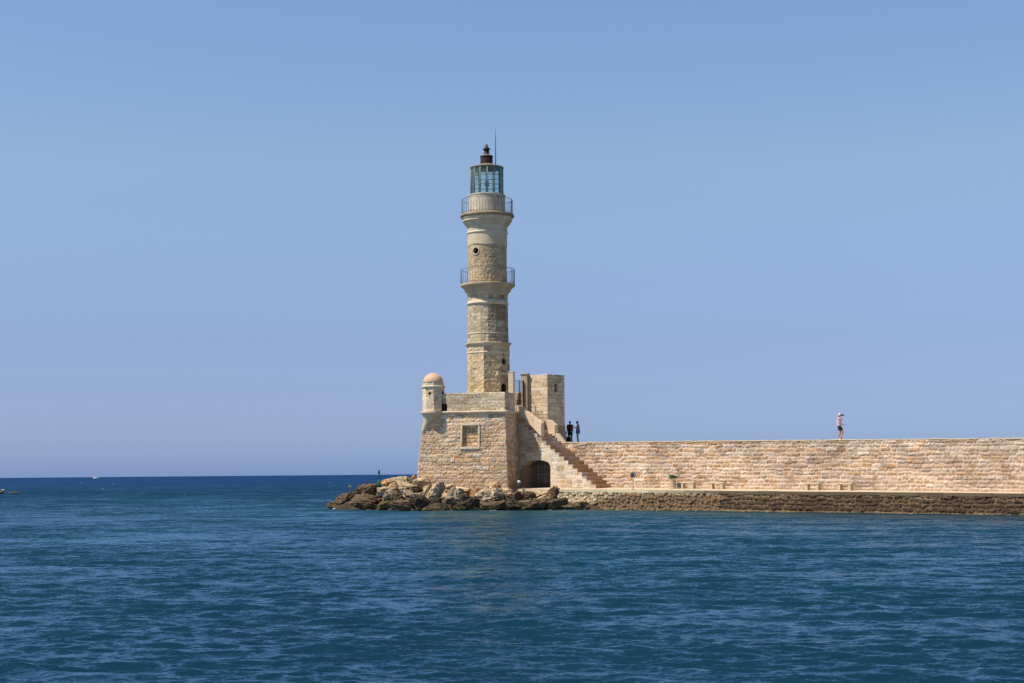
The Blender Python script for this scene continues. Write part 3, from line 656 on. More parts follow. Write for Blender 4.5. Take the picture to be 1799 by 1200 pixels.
# blockhouse -------------------------------------------------------------
def blockhouse():
    K = W1 - u_ * 6.2; Lf = 2.75; Dp = 1.95; z0, z1 = 4.6, 10.1
    root = empty('stone_blockhouse', (*K, 4.85)); org = np.array([*K, 4.85]); tag(root, 'tall plain stone guardhouse with a slit window at the head of the stairs', 'guardhouse')
    mb = MB(); P3 = lambda p, z: (p[0], p[1], z); A = K - u_ * Lf
    st = lambda s, **k: (lambda U, V: blocks(U, V, ch=(.26, .33), bw=(.35, .8), seed=s, palette=P_PALE * .97, mortar=(.46, .36, .24), joint=.018, bulge=.014, rough=.028, wob=.015, **k))
    skin(mb, quad(P3(A, z0), P3(K, z0), P3(K, z1), P3(A, z1), Lf, z1 - z0), 0, Lf, 0, z1 - z0, .035, st(151), edges=(1, 1, 0, 1))
    B = K + ni_ * Dp; sw0, sw1, sz0, sz1 = .78, 1.08, 8.77 - z0, 9.42 - z0
    def rc(U, V, C): k = np.clip((1.75 - V) / .15, 0, 1)[..., None]; return C * (1 - .35 * k)  # shadow over the lower part of this face, painted into the stone colour
    skin(mb, quad(P3(K, z0), P3(B, z0), P3(B, z1), P3(K, z1), Dp, z1 - z0), 0, Dp, 0, z1 - z0, .04, st(152), recolor=rc, mask=lambda U, V: ~((U > sw0) & (U < sw1) & (V > sz0) & (V < sz1)), edges=(1, 1, 0, 1))
    q = lambda x, y: tuple(K - u_ * x + ni_ * y)
    mb.prism([q(Lf, .03), q(.35, .03), q(.35, Dp), q(Lf, Dp)], z0, z1 - .012, (.45, .36, .24))
    e = .03
    for y0, y1, a, b in ((.03, sw0, z0, z1 - .012), (sw1, Dp, z0, z1 - .013), (sw0, sw1, z0, z0 + sz0), (sw0, sw1, z0 + sz1, z1 - .013)):
        mb.prism([q(.349, y0), q(e, y0), q(e, y1), q(.349, y1)], a, b, (.45, .36, .24))
    # battered foot on the far side and toe
    f = [(Dp - .002, 0), (Dp + .30, 0), (Dp + .002, 2.1)]
    P = [(*q(x, y), z0 + z) for x in (.04, Lf) for y, z in f]
    mb.add(P, [(0, 1, 2), (5, 4, 3), (0, 3, 4, 1), (1, 4, 5, 2), (2, 5, 3, 0)], (.40, .30, .20))
    mb.build('masonry', M_STONE, root, org)
    s = MB(); s.prism([q(.36, sw0 - .02), q(.33, sw0 - .02), q(.33, sw1 + .02), q(.36, sw1 + .02)], z0 + sz0 - .02, z0 + sz1 + .02, (.03, .03, .03)); s.build('slit_window', M_VOID, root, org)
blockhouse()

def gate():
    p1 = at(899, 690, 118.0); p2 = at(922.5, 690, 120.1); a = np.array([p1.x, p1.y]); b = np.array([p2.x, p2.y]); d = (b - a) / np.linalg.norm(b - a)
    root = empty('entrance_gate', (*((a + b) / 2), 7.3)); org = np.array([*((a + b) / 2), 7.3]); tag(root, 'narrow barred iron gate hung between two stone piers at the top of the stairs', 'gate')
    m = MB(); m.box((*a, 8.7), (.40, .42, 2.95), col=(.60, .47, .34), ax=fr); m.box((*a, 10.22), (.43, .45, .09), col=(.5, .42, .3), ax=fr)
    o = m.build('pier', M_STONE, root, org); bv = o.modifiers.new('Bevel', 'BEVEL'); bv.width = .03; bv.segments = 2
    m = MB(); m.box((*b, 8.65), (.48, .45, 2.9), col=(.42, .34, .24), ax=fr)
    m.box((*b, 10.14), (.56, .52, .08), col=(.40, .33, .24), ax=fr); m.box((*b, 10.21), (.64, .58, .07), col=(.45, .38, .28), ax=fr); m.tube([(*b, 10.24), (*b, 10.46)], .018, 6, (.2, .2, .2))
    o = m.build('pier', M_STONE, root, org); bv = o.modifiers.new('Bevel', 'BEVEL'); bv.width = .02; bv.segments = 2
    a2 = a + d * .3; b2 = b - d * .34; g = MB()
    for i, s in enumerate(np.linspace(0, 1, 9)):
        p = a2 + (b2 - a2) * s; r = .012
        if i == 5: r = .04
        g.tube([(*p, 7.3), (*p, 9.66)], r, 6)
    for z in (7.45, 8.1, 8.55, 9.64): g.tube([(*a2, z), (*b2, z)], .016, 6)
    g.build('gate_leaf', M_DARK, root, org)
    g = MB(); g.box((*(b2 + d * .03), 8.5), (.12, .05, 2.35), ax=d); g.build('gate_post', M_DARK, root, org)
gate()

# ------------------------------------------------------------------ lighthouse
TC = np.array([-1.765, 121.6]); SC = F / 121.6
def zy(y): return CAMH + (831.85 - y) / SC
tower = empty('lighthouse', (*TC, 7.3)); TO = np.array([*TC, 7.3])
tag(tower, 'tall slender stone lighthouse tower with two railed galleries and a glazed lantern', 'lighthouse')
def stage(name, nside, y0, y1, h0, h1, phase, pat, mask=None, recolor=None, res=.04):
    mb = MB(); z0, z1 = (y0 if y0 < 50 else zy(y0)), zy(y1); R0, R1 = h0 / SC, h1 / SC; Rm = (R0 + R1) / 2; H = z1 - z0; per = 2 * PI * Rm
    def S(U, V):
        b = V / H; R = R0 * (1 - b) + R1 * b; th = U / Rm; a = th + phase
        if nside: s = 2 * PI / nside; am = phase + (np.floor(np.clip(th, 0, 2 * PI - 1e-6) / s) + .5) * s; r = R * math.cos(PI / nside) / np.cos(a - am) * 1.0
        else: am = a; r = R
        return np.stack([TC[0] + r * np.cos(a), TC[1] + r * np.sin(a), z0 + V], -1), np.stack([np.cos(am), np.sin(am), am * 0], -1)
    mk = None
    if mask: mk = lambda U, V: mask((U / Rm + phase), V + z0, Rm)
    rcf = None
    if recolor: rcf = lambda U, V, C: recolor(U / Rm + phase, V + z0, C)
    skin(mb, S, 0, per, 0, H, res, pat, mask=mk, wrap=True, edge=0, recolor=rcf)
    return mb.build(name, M_STONE, tower, TO)
def angd(a, b): return np.arctan2(np.sin(a - b), np.cos(a - b))
def view(deg): return math.radians(-90.8 + deg)               # azimuth seen deg to the right of the tower's middle
def lathe_part(name, pts, n, col, m=M_STONE, phase=0, parent=None, smooth=True, wear=0.0, seed=0):
    mb = MB(); prof = [(h / SC, zy(y)) for h, y in pts]; nn = max(n, 96) if wear else n; mb.lathe(prof, TC, nn, col, phase, smooth, cap=False)
    V = mb.v[0]; 
    c = .82 + .36 * vnoise(np.arctan2(V[:, 1] - TC[1], V[:, 0] - TC[0]) * 4, V[:, 2] * 2, 0, 5 + seed); mb.c[0] = mb.c[0] * c[:, None]
    if wear:
        d = V[:, :2] - TC; r = np.linalg.norm(d, axis=1, keepdims=True); k = (fbm(V[:, 0] * 6, V[:, 1] * 6, V[:, 2] * 5, 55 + seed, 3) - .5)[:, None] * wear * 2; V[:, :2] += d / r * k
    return mb.build(name, m, parent or tower, TO)
def ringframe(az, z, R, r, tube, name='round_window', col=(.52, .43, .30), depth=.35, sq=1.0):
    m = MB(); c = np.array([math.cos(az), math.sin(az), 0.]); t = np.array([-math.sin(az), math.cos(az), 0.]); o = np.array([TC[0], TC[1], z]) + c * R
    P = [o + t * r * math.cos(a) + np.array([0, 0, 1.]) * r * sq * math.sin(a) - c * (r * math.cos(a)) ** 2 / (2 * R) for a in np.linspace(0, 2 * PI, 25)]
    m.tube(P, tube, 8, col); w_ = m.build(name, M_STONE, tower, TO)
    # lining and dark inside
    q = MB(); A = [o + t * r * math.cos(a) + np.array([0, 0, 1.]) * r * sq * math.sin(a) - c * .02 for a in np.linspace(0, 2 * PI, 24, endpoint=False)]; B = [p - c * depth for p in A]; n = 24
    q.add(A + B, [(i, n + i, n + (i + 1) % n, (i + 1) % n) for i in range(n)], (.30, .22, .13)); q.add(B, [tuple(range(n))], (.02, .015, .01))
    q.build('reveal', M_STONE, w_, TO)
def build_tower():
    wz1, wz2 = zy(637), zy(444.5); dz = zy(675); 
    def m1(a, z, R): return (np.hypot(angd(a, view(50)) * R, z - wz1) > .27) & ~((np.abs(angd(a, view(49)) * R) < .34) & (z < dz - .0 - .5 * (angd(a, view(49)) * R) ** 2 / .34))
    tw = lambda s, **k: (lambda U, V: blocks(U, V, **{**dict(ch=(.24, .32), bw=(.35, .75), seed=s, palette=P_TOWER, mortar=(.44, .34, .22), odd=2, openj=.3, joint=.014, bulge=.012, rough=.025, wob=.012), **k}))
    stage('octagonal_stage', 8, 7.27, 605, 38.4, 37.6, view(-10), tw(401, rough=.04), mask=m1)
    ringframe(view(50), wz1, 1.60, .29, .05, sq=1.1)
    d = MB(); az = view(49); c = np.array([math.cos(az), math.sin(az)]); t = np.array([-c[1], c[0]]); d.box((*(TC + c * 1.2), 8.4), (.1, .8, 2.3), col=(.03, .02, .015), ax=c); d.build('doorway', M_VOID, tower, TO)
    k = MB(); pts = [tuple(TC + np.array((math.cos(a), math.sin(a))) * 1.88) for a in np.linspace(view(24), view(62), 8)] + [tuple(TC + np.array((math.cos(a), math.sin(a))) * 1.45) for a in np.linspace(view(62), view(24), 8)]
    k.prism(pts, zy(661), zy(656.5), (.56, .46, .33)); k.build('door_canopy', M_STONE, tower, TO)
    lathe_part('string_course', [(37.2, 623), (38.6, 622), (39.0, 620.8), (38.2, 619.6), (37.2, 619)], 8, (.56, .46, .33), phase=view(-10), smooth=False)
    lathe_part('cornice', [(37, 610), (39, 608.5), (40, 607), (41.6, 606), (42, 604.5), (41.5, 603.4), (35, 602.6)], 8, (.46, .38, .27), phase=view(-10), smooth=False)
    # sixteen-sided stage: patchy facing, shade brown painted on the side away from the sun
    def rc(a, z, C):
        f = np.clip(np.sin(angd(a, view(-5))) * 1.4 + .15, 0, 1) * np.clip(fbm(angd(a, 0) * 3, z * .8, 0, 88, 3) * 2.2 - .5, 0, 1); f = f[..., None] * .75
        return C * (1 - f) + np.array((.27, .18, .10)) * (C.mean(-1, keepdims=True) / .4) * f
    stage('sixteen_sided_stage', 16, 603, 516, 35.6, 34.6, view(2), tw(402, palette=pal((.54, .44, .30), (.48, .38, .24), (.56, .48, .35), (.42, .33, .21), (.52, .43, .31))), recolor=rc)
    lathe_part('string_course', [(34.9, 589), (35.8, 588.2), (36.2, 587), (34.9, 586)], 64, (.60, .48, .35), smooth=True)
    lathe_part('string_course', [(34.4, 537), (35.6, 536.2), (37.0, 535.2), (37.1, 534), (35.4, 532.6), (35.2, 530), (34.2, 529.4)], 64, (.61, .50, .37))
    lathe_part('lower_gallery', [(34.3, 521), (35.4, 520), (35.6, 517.5), (37.6, 515.6), (37.9, 513.2), (40.4, 512.6), (40.6, 509.6), (42.4, 508.2), (44.4, 505.8), (46.0, 505.2), (46.3, 503.8), (48.0, 503.4), (48.2, 500.8), (47.6, 500.1), (30, 499.9)], 96, (.44, .345, .235), wear=.010, seed=2, smooth=False)
    # round stage: bare rubble below, creamy render above
    zr = zy(434)
    def m3(a, z, R): return np.hypot(angd(a, view(-34.5)) * R, z - wz2) > .255
    def pt(U, V):
        H, C = blocks(U, V, ch=(.18, .27), bw=(.2, .45), seed=403, palette=P_TOWER * 1.04, mortar=(.49, .40, .27), odd=2, openj=.25, joint=.022, bulge=.012, rough=.034, wob=.05)
        z = V + zy(501); k = np.clip((z - zr + .05 * np.sin(U * 3)) / .05, 0, 1); n = fbm(U * 2, V * 2, 0, 31, 3) - .5
        H = H * (1 - k) + (.05 + .006 * n) * k; cr = np.array((.55, .455, .325)) * (1 + .22 * n[..., None]); C = C * (1 - k[..., None]) + cr * k[..., None]; return H, C
    stage('round_stage', 0, 501, 411, 33.6, 33.6, view(-180), pt, mask=m3)
    ringframe(view(-34.5), wz2, 1.50, .285, .055)
    lathe_part('string_course', [(33.6, 413), (35.4, 412.4), (36.4, 411), (36.2, 409.4), (34.6, 408.6)], 64, (.63, .54, .41))
    stage('frieze', 0, 409.5, 397, 34.6, 35.2, view(-180), lambda U, V: (np.where(((U / .34) % 1) < .5, .02, 0.), np.array((.52, .45, .32)) * (.75 + .5 * fbm(U * 3, V * 3, 0, 6, 3))[..., None]), res=.034)
    up = lathe_part('upper_gallery', [(35, 398.5), (37.6, 397.6), (38.0, 395.6), (40.2, 394.6), (40.4, 392.0), (41.0, 391.6), (43.4, 390.4), (43.6, 387), (43.9, 386.2), (45, 385.4), (45.2, 384)], 96, (.56, .46, .33), wear=.006, seed=4, smooth=False)
    s = lathe_part('gallery_slab', [(42, 384.4), (46.4, 383), (47.3, 381), (47.2, 379), (46.2, 377.6), (20, 377.2)], 64, (.30, .22, .14), wear=.06, seed=7, parent=up)
    stage('lantern_base', 0, 378, 344.6, 32, 31.8, view(-180), lambda U, V: (.004 * fbm(U * 4, V * 4, 0, 3, 2), np.array((.56, .49, .38)) * (1 + .5 * (fbm(U * 1.5, V * 2.4, 0, 7, 4) - .5))[..., None] * (1 - .25 * np.clip(fbm(U * 6, V * .5, 0, 9, 3) * 2 - .9, 0, 1))[..., None]), res=.06)
    lathe_part('base_lip', [(31.8, 346), (32.8, 345.4), (32.9, 344), (20, 343.4)], 48, (.55, .49, .38))
    for hw, yt, yb, n, nm in ((47.2, 474.2, 500, 52, 'lower_railing'), (44.5, 352, 377.4, 50, 'upper_railing')):
        R = hw / SC; z0, z1 = zy(yb), zy(yt); r = MB(); cir = lambda z, k=72: [(TC[0] + R * math.cos(a), TC[1] + R * math.sin(a), z) for a in np.linspace(0, 2 * PI, k + 1)]
        for i in range(n):
            a = 2 * PI * i / n + .03; x, y = TC[0] + R * math.cos(a), TC[1] + R * math.sin(a); r.tube([(x, y, z0 - .03), (x, y, z1)], .02 if i % 8 == 0 else .0095, 6)
        r.tube(cir(z0 + .09), .014, 6); o = r.build(nm, M_RAIL, tower, TO); h = MB(); h.tube(cir(z1), .017, 6); h.build('handrail', M_RAIL, o, TO)
    # lantern
    lan = empty('lantern_room', (0, 0, zy(344) - 7.3)); lan.parent = tower; LO = np.array([*TC, zy(344)])
    N = 14; R = 28.6 / SC; z0, z1 = zy(344), zy(295.5); ph = view(4); fm = MB(); hf = MB(); g = MB()
    V = [(TC[0] + R * math.cos(ph + 2 * PI * i / N), TC[1] + R * math.sin(ph + 2 * PI * i / N), z) for z in (z0, z1) for i in range(N)]
    g.add(V, [(i, (i + 1) % N, N + (i + 1) % N, N + i) for i in range(N)], (.6, .8, .8))
    for i in range(N): x, y, _ = V[i]; fm.tube([(x, y, z0 - .05), (x, y, z1)], .042, 6)
    for z in (z0 + .04, zy(327.5), zy(310.6), z1 - .03): hf.tube([V[i % N][:2] + (z,) for i in range(N + 1)], .036 if z in (z0 + .04, z1 - .03) else .026, 6)
    g.build('glazing', M_GLASS, lan, LO); fm.build('mullions', M_FRAME, lan, LO); hf.build('glazing_bars', M_FRAME, lan, LO)
    def lp(name, pts, n, col, m, wear=0):
        mb = MB(); mb.lathe([(h / SC, zy(y)) for h, y in pts], TC, n, col, ph, n > 20, cap=True); return mb.build(name, m, lan, LO)
    lp('roof', [(28, 296.6), (29.8, 296.2), (29.9, 294.6), (25, 292.9), (11.5, 288.6)], 28, (.2, .15, .1), M_ROOFM)
    vent = MB(); vent.lathe([(r / SC, zy(y)) for r, y in ((11, 289), (10.6, 288), (10.2, 276.2), (11.4, 276), (11.6, 274.9))], TC, 24, (.1, .1, .1), 0, False)
    for i in range(16):
        a = 2 * PI * i / 16; x, y = TC[0] + .45 * math.cos(a), TC[1] + .45 * math.sin(a); vent.tube([(x, y, zy(288)), (x, y, zy(276.4))], .03, 5)
    o = vent.build('ventilator', M_DOME, lan, LO)
    v2 = MB(); v2.lathe([(r / SC, zy(y)) for r, y in ((11.5, 275), (10.6, 273.8), (5.2, 271.6))], TC, 24, (.1, .1, .1), 0, True); v2.build('ventilator_roof', M_ROOFM, o, LO)
    v3_ = MB(); v3_.lathe([(r / SC, zy(y)) for r, y in ((5.2, 272), (4.8, 271), (4.5, 263.4))], TC, 16, (.1, .1, .1)); v3_.lathe([(r / SC, zy(y)) for r, y in ((4.4, 263.6), (6.9, 262.7), (6.6, 261.8), (4.2, 259.4), (2.6, 257.4), (1.5, 256.6))], TC, 16, (.1, .1, .1)); v3_.build('finial_cap', M_DOME, o, LO)
    b = MB(); b.ball((*TC, zy(254.9)), 2.3 / SC); b.build('finial_ball', M_ROOFM, o, LO)
    lm = MB(); lm.tube([(*TC, zy(344)), (*TC, zy(327))], .045, 8); lm.lathe([(.22, zy(327)), (.22, zy(326.2))], TC, 12); lm.box((*TC, zy(343)), (.34, .34, .1)); lm.build('lamp_stand', M_RUST, lan, LO)
    lm = MB(); lm.lathe([(.1, zy(326.3)), (.145, zy(325.6)), (.15, zy(319.2)), (.12, zy(318)), (.03, zy(317.4))], TC, 16); lm.build('lamp_drum', mat('red_lens', (.07, .018, .02), rough=.35, var=.1), lan, LO)
    xa = TC + np.array((.70, .35)); an = MB(); an.tube([(*xa, zy(293)), (*xa, zy(260)), (*xa, zy(238)), (*xa, zy(222.5))], [.036, .030, .020, .006], 8); an.build('lightning_rod', M_DARK, tower, TO)
build_tower()

# ------------------------------------------------------------------ rocks
import bmesh
_ico = {}
def ico(n):
    if n not in _ico:
        bm = bmesh.new(); bmesh.ops.create_icosphere(bm, subdivisions=n, radius=1.0); bm.verts.ensure_lookup_table()
        _ico[n] = (np.array([v.co[:] for v in bm.verts]), np.array([[v.index for v in f.verts] for f in bm.faces])); bm.free()
    return _ico[n]
TONES = dict(cream=(.49, .36, .23), pale=(.39, .30, .20), grey=(.27, .21, .145), tan=(.43, .30, .17), orange=(.46, .27, .13), brown=(.115, .076, .043), dark=(.045, .032, .022), olive=(.125, .088, .038))
def rock(px, py, w, h, tone, label, seed, dd=0.0, flat=None, name='boulder', sub=5, rz=None, boxy=0.0, tilt=None):
    """boulder whose middle stands about (px, py) in the picture; w, h its size there"""
    rng = np.random.default_rng(seed); hy = HY - .0085 * (px - CX)
    D = 111.2 + max(0, 700 - px) * .075 + max(0, 886 - py) * .145 + dd
    sc_ = F / D; c = at(px, py, D); W_, H_ = w / sc_ / 2 * 1.06, h / sc_ / 2 * 1.12; Dp = max(.35, W_ * rng.uniform(.6, .95))
    P, Fc = ico(sub); P = P.copy()
    if boxy: q = np.abs(P).max(1, keepdims=True); P = P * (1 - boxy) + P / q * .8 * boxy
    k = fbm(P[:, 0] * 1.3 + seed * 3.1, P[:, 1] * 1.3, P[:, 2] * 1.3, seed, 3) - .5; P = P * (1 + 1.0 * k[:, None])
    for _ in range(rng.integers(11, 17)):
        n = rng.normal(size=3); n[2] *= .8; n /= np.linalg.norm(n); t = rng.uniform(.52, .85); e = np.maximum(0, P @ n - t); P = P - n * (e * rng.uniform(.8, 1))[:, None]
    ridge = np.abs(fbm(P[:, 0] * 2.6 + seed, P[:, 1] * 2.6, P[:, 2] * 3.6, seed + 5, 4) - .5) * 2
    n3 = fbm(P[:, 0] * 7, P[:, 1] * 7, P[:, 2] * 9, seed + 9, 3) - .5
    P = P * (1 - .32 * np.clip(.22 - ridge, 0, 1)[:, None] * 3 + .15 * n3[:, None])
    lim = np.abs(P).max(0); P = P / lim * np.array([W_, Dp, H_])
    a = rng.uniform(-.25, .25) if tilt is None else tilt; ca, sa = math.cos(a), math.sin(a); x, z = P[:, 0] * ca + P[:, 2] * sa, -P[:, 0] * sa + P[:, 2] * ca; P[:, 0], P[:, 2] = x, z
    a = rng.uniform(-.3, .3) if rz is None else rz; ca, sa = math.cos(a), math.sin(a); x, y = P[:, 0] * ca - P[:, 1] * sa, P[:, 0] * sa + P[:, 1] * ca; P[:, 0], P[:, 1] = x, y
    Wp = P + np.array(c)
    col = np.array(TONES[tone]); n1 = fbm(Wp[:, 0] * 3, Wp[:, 1] * 3, Wp[:, 2] * 3, 70, 4)[:, None] - .5
    C = col * (1 + 1.1 * n1) * (1 + .8 * n3[:, None]); pit = np.clip((vnoise(Wp[:, 0] * 9, Wp[:, 1] * 9, Wp[:, 2] * 9, 71) - .7) * 4, 0, 1)[:, None]; C = C * (1 - .5 * pit); crk = np.clip(1 - ridge / .07, 0, 1)[:, None]; C = C * (1 - .45 * crk)
    st = np.clip((.68 + .6 * (fbm(Wp[:, 0] * 1.1, Wp[:, 1] * 1.1, 0, 72, 3) - .5) - Wp[:, 2]) / .25, 0, 1)[:, None] * (.85 if tone in ('cream', 'pale', 'grey', 'tan', 'orange') else .5)
    C = C * (1 - st) + np.array((.060, .043, .028)) * (1 + n1) * st                       # splash-zone staining
    wd = np.clip((.32 - Wp[:, 2]) / .12, 0, 1)[:, None] * np.clip((vnoise(Wp[:, 0] * 2.2, Wp[:, 1] * 2.2, Wp[:, 2] * 3, 73) - .45) * 5, 0, 1)[:, None]
    C = C * (1 - wd) + np.array((.24, .17, .06)) * wd                              # ochre weed on the waterline
    mb = MB(); mb.add(Wp, Fc, np.clip(C, .012, .8), True); o = mb.build(name, M_ROCK, None, np.array(c)); o.location = c
    tag(o, label, 'boulder', 'boulders heaped round the foot of the bastion')
ROCKS = [
 (588, 889, 44, 17, 'olive', 'low weedy brown rock at the far left tip of the point', dict()),
 (607, 877, 44, 26, 'brown', 'large sloping brown boulder below the small lamp post on the point', dict(tilt=-.35)),
 (628, 866, 30, 20, 'dark', 'dark boulder just right of the small lamp post', dict()),
 (650, 861, 40, 22, 'brown', 'layered brown boulder directly below the green beacon', dict(boxy=.5)),
 (645, 884, 62, 30, 'brown', 'broad rounded brown boulder at the waterline below the green beacon', dict(tilt=.1)),
 (672, 890, 34, 18, 'olive', 'ochre stained slab at the waterline on the left slope', dict(tilt=-.5)),
 (678, 849, 28, 17, 'orange', 'rusty orange boulder at the right foot of the green beacon', dict()),
 (693, 845, 24, 14, 'tan', 'small tan boulder on the crest between beacon and bastion', dict()),
 (708, 846, 32, 18, 'pale', 'pale pitted boulder on the crest of the heap', dict()),
 (726, 838, 9, 8, 'orange', 'little ochre stone perched on the crest beside the bastion', dict(dd=2)),
 (672, 863, 28, 15, 'cream', 'flat topped cream boulder halfway up the left slope', dict(boxy=.6)),
 (692, 857, 24, 17, 'tan', 'round tan boulder in the middle of the left slope', dict()),
 (684, 871, 26, 22, 'grey', 'upright grey boulder above the waterline on the left slope', dict(tilt=.2)),
 (712, 858, 30, 22, 'cream', 'bright cream boulder facing the sea left of the bastion', dict(tilt=.3)),
 (731, 861, 26, 16, 'brown', 'wedge shaped brown boulder in the shade of the cream ones', dict(boxy=.4, tilt=-.1)),
 (741, 848, 40, 22, 'cream', 'largest cream boulder resting against the bastion\'s left corner', dict()),
 (699, 876, 24, 20, 'brown', 'small brown boulder wedged among the grey ones', dict()),
 (722, 871, 34, 16, 'grey', 'grey boulder with a white crust left of the bastion corner', dict(tilt=.35)),
 (752, 861, 26, 20, 'tan', 'smooth tan boulder under the bastion\'s left corner', dict(tilt=-.5)),
 (765, 867, 44, 28, 'pale', 'big whitish boulder leaning below the bastion\'s left corner', dict(tilt=-.45)),
 (738, 883, 34, 26, 'dark', 'black wet boulder at the waterline under the left corner', dict()),
 (706, 889, 50, 22, 'brown', 'long brown boulder at the waterline left of the black one', dict(boxy=.4)),
 (767, 881, 22, 16, 'dark', 'small dark boulder tucked under the big whitish one', dict()),
 (768, 892, 60, 16, 'dark', 'long flat dark slab at the waterline below the bastion panel', dict(boxy=.5, tilt=.05)),
 (789, 857, 26, 14, 'cream', 'pinkish cream stone against the bastion front, left of centre', dict()),
 (796, 873, 40, 32, 'grey', 'tall grey boulder with a dark flank before the bastion front', dict(tilt=-.2)),
 (814, 861, 40, 13, 'cream', 'flat cream slab lying on top before the bastion front', dict(boxy=.6, tilt=0)),
 (815, 876, 24, 20, 'dark', 'dark hollowed boulder beneath the flat cream slab', dict(boxy=.4)),
 (834, 869, 19, 26, 'orange', 'upright orange brown boulder before the bastion front', dict(boxy=.3, tilt=.2)),
 (820, 889, 46, 20, 'dark', 'pointed dark boulder at the waterline before the bastion front', dict(tilt=-.3)),
 (868, 854, 28, 15, 'tan', 'rounded tan boulder on top near the bastion\'s right corner', dict()),
 (867, 872, 64, 32, 'pale', 'widest pale boulder, grey topped, near the bastion\'s right corner', dict(boxy=.3, tilt=.05)),
 (860, 890, 62, 18, 'brown', 'long brown boulder at the waterline below the widest pale one', dict(boxy=.3)),
 (890, 861, 22, 9, 'cream', 'small cream stone at the foot of the bastion\'s right corner', dict()),
 (906, 877, 34, 28, 'brown', 'bulky brown boulder below the white floodlight', dict()),
 (900, 888, 40, 22, 'dark', 'dark boulder at the waterline below the bulky brown one', dict()),
 (932, 873, 28, 21, 'brown', 'pitted brown boulder below the left side of the arch', dict()),
 (952, 868, 24, 10, 'cream', 'cream rubble stone against the quay below the arch', dict()),
 (956, 877, 34, 15, 'tan', 'tan broken boulder below the middle of the arch', dict()),
 (929, 889, 70, 22, 'brown', 'wide weedy boulder at the waterline below the arch', dict(tilt=-.12)),
 (972, 872, 30, 34, 'brown', 'peaked boulder standing highest beside the arch', dict(tilt=.35)),
 (976, 885, 48, 26, 'brown', 'mottled boulder at the waterline under the peaked one', dict()),
 (1009, 872, 20, 18, 'grey', 'left of two squared grey blocks against the quay', dict(boxy=.9, tilt=.03)),
 (1025, 869, 24, 20, 'grey', 'right and higher of two squared grey blocks against the quay', dict(boxy=.9, tilt=.0)),
 (1023, 889, 62, 24, 'tan', 'broad smooth tan boulder sloping to the water under the stairs', dict(tilt=.12)),
 (1063, 888, 34, 22, 'dark', 'black jagged boulder right of the smooth tan one', dict(boxy=.3)),
 (1052, 893, 40, 10, 'brown', 'low brown rock awash below the jagged black one', dict()),
 (1082, 889, 26, 14, 'dark', 'small dark lump against the cobbled quay wall', dict()),
 (998, 893, 40, 12, 'dark', 'low black rock awash below the squared grey blocks', dict()),
 (1045, 879, 22, 12, 'grey', 'small grey stone wedged between quay and smooth tan boulder', dict(dd=1)),
 (1094, 893, 42, 9, 'dark', 'low dark rock ending the heap at the cobbled quay wall', dict(boxy=.2)),
]
for i, (px, py, w_, h_, tone, lab, kw) in enumerate(ROCKS): rock(px, py, w_, h_, tone, lab, 500 + i * 7, **kw)

def mound():
    """the rubble core the boulders lie on"""
    xs = np.arange(-20, 11, .16); ys = np.arange(104, 128, .16); X, Y = np.meshgrid(xs, ys)
    def seg(ax, ay, bx, by):
        t = np.clip(((X - ax) * (bx - ax) + (Y - ay) * (by - ay)) / ((bx - ax) ** 2 + (by - ay) ** 2), 0, 1); return np.hypot(X - ax - t * (bx - ax), Y - ay - t * (by - ay)), t
    d1, t1 = seg(-12.2, 118.9, -7, 118.2); d2, _ = seg(-7, 118.4, 0, 116.6); d3, _ = seg(0, 116.3, 6.0, 111.0)
    z = np.maximum(np.maximum(.85 + .75 * t1 - .55 * np.maximum(0, d1 - .5), 1.55 - .36 * np.maximum(0, d2 - 1.2)), 0.62 - .42 * np.maximum(0, d3 - .4))
    n = fbm(X * 1.3, Y * 1.3, 0, 80, 5) - .5; z = z + .9 * n - .30; z = np.maximum(z, -1)
    V = np.stack([X, Y, z], -1).reshape(-1, 3); ny, nx = X.shape; i = np.arange(ny - 1)[:, None] * nx + np.arange(nx - 1)[None]
    Fc = np.stack([i, i + 1, i + nx + 1, i + nx], -1).reshape(-1, 4)
    k = np.clip((z - .5) / .6, 0, 1)[..., None]; C = np.array((.055, .038, .024)) * (1 - k) + np.array((.40, .30, .19)) * k; C = C * (1 + 1.2 * n[..., None])
    mb = MB(); mb.add(V, Fc, np.clip(C, .01, .8).reshape(-1, 3), True); tag(mb.build('ground', M_ROCK), kind='structure')
mound()
def rubble():
    """loose small stones too many to count between the boulders"""
    rng = np.random.default_rng(77); mb = MB(); P0, Fc = ico(2)
    for _ in range(260):
        px = rng.uniform(640, 1010); py = rng.uniform(852 if px < 885 else 865, 882) if px > 745 else rng.uniform(850, 885); D = 111.6 + max(0, 700 - px) * .075 + max(0, 886 - py) * .15; c = np.array(at(px, py, D)); r = rng.uniform(.06, .19)
        P = P0 * (1 + .5 * (fbm(P0[:, 0] * 2 + px, P0[:, 1] * 2, P0[:, 2] * 2, 5, 2) - .5))[:, None] * r * np.array([1.2, 1, .8])
        t = ('cream', 'pale', 'tan', 'grey')[rng.integers(0, 4)] if py < 872 and px > 670 else ('brown', 'dark', 'olive')[rng.integers(0, 3)]
        mb.add(P + c, Fc, np.array(TONES[t]) * rng.uniform(.7, 1.1), False)
    tag(mb.build('rubble', M_ROCK), 'small loose stones filling the gaps between the boulders', 'rubble', kind='stuff')
rubble()

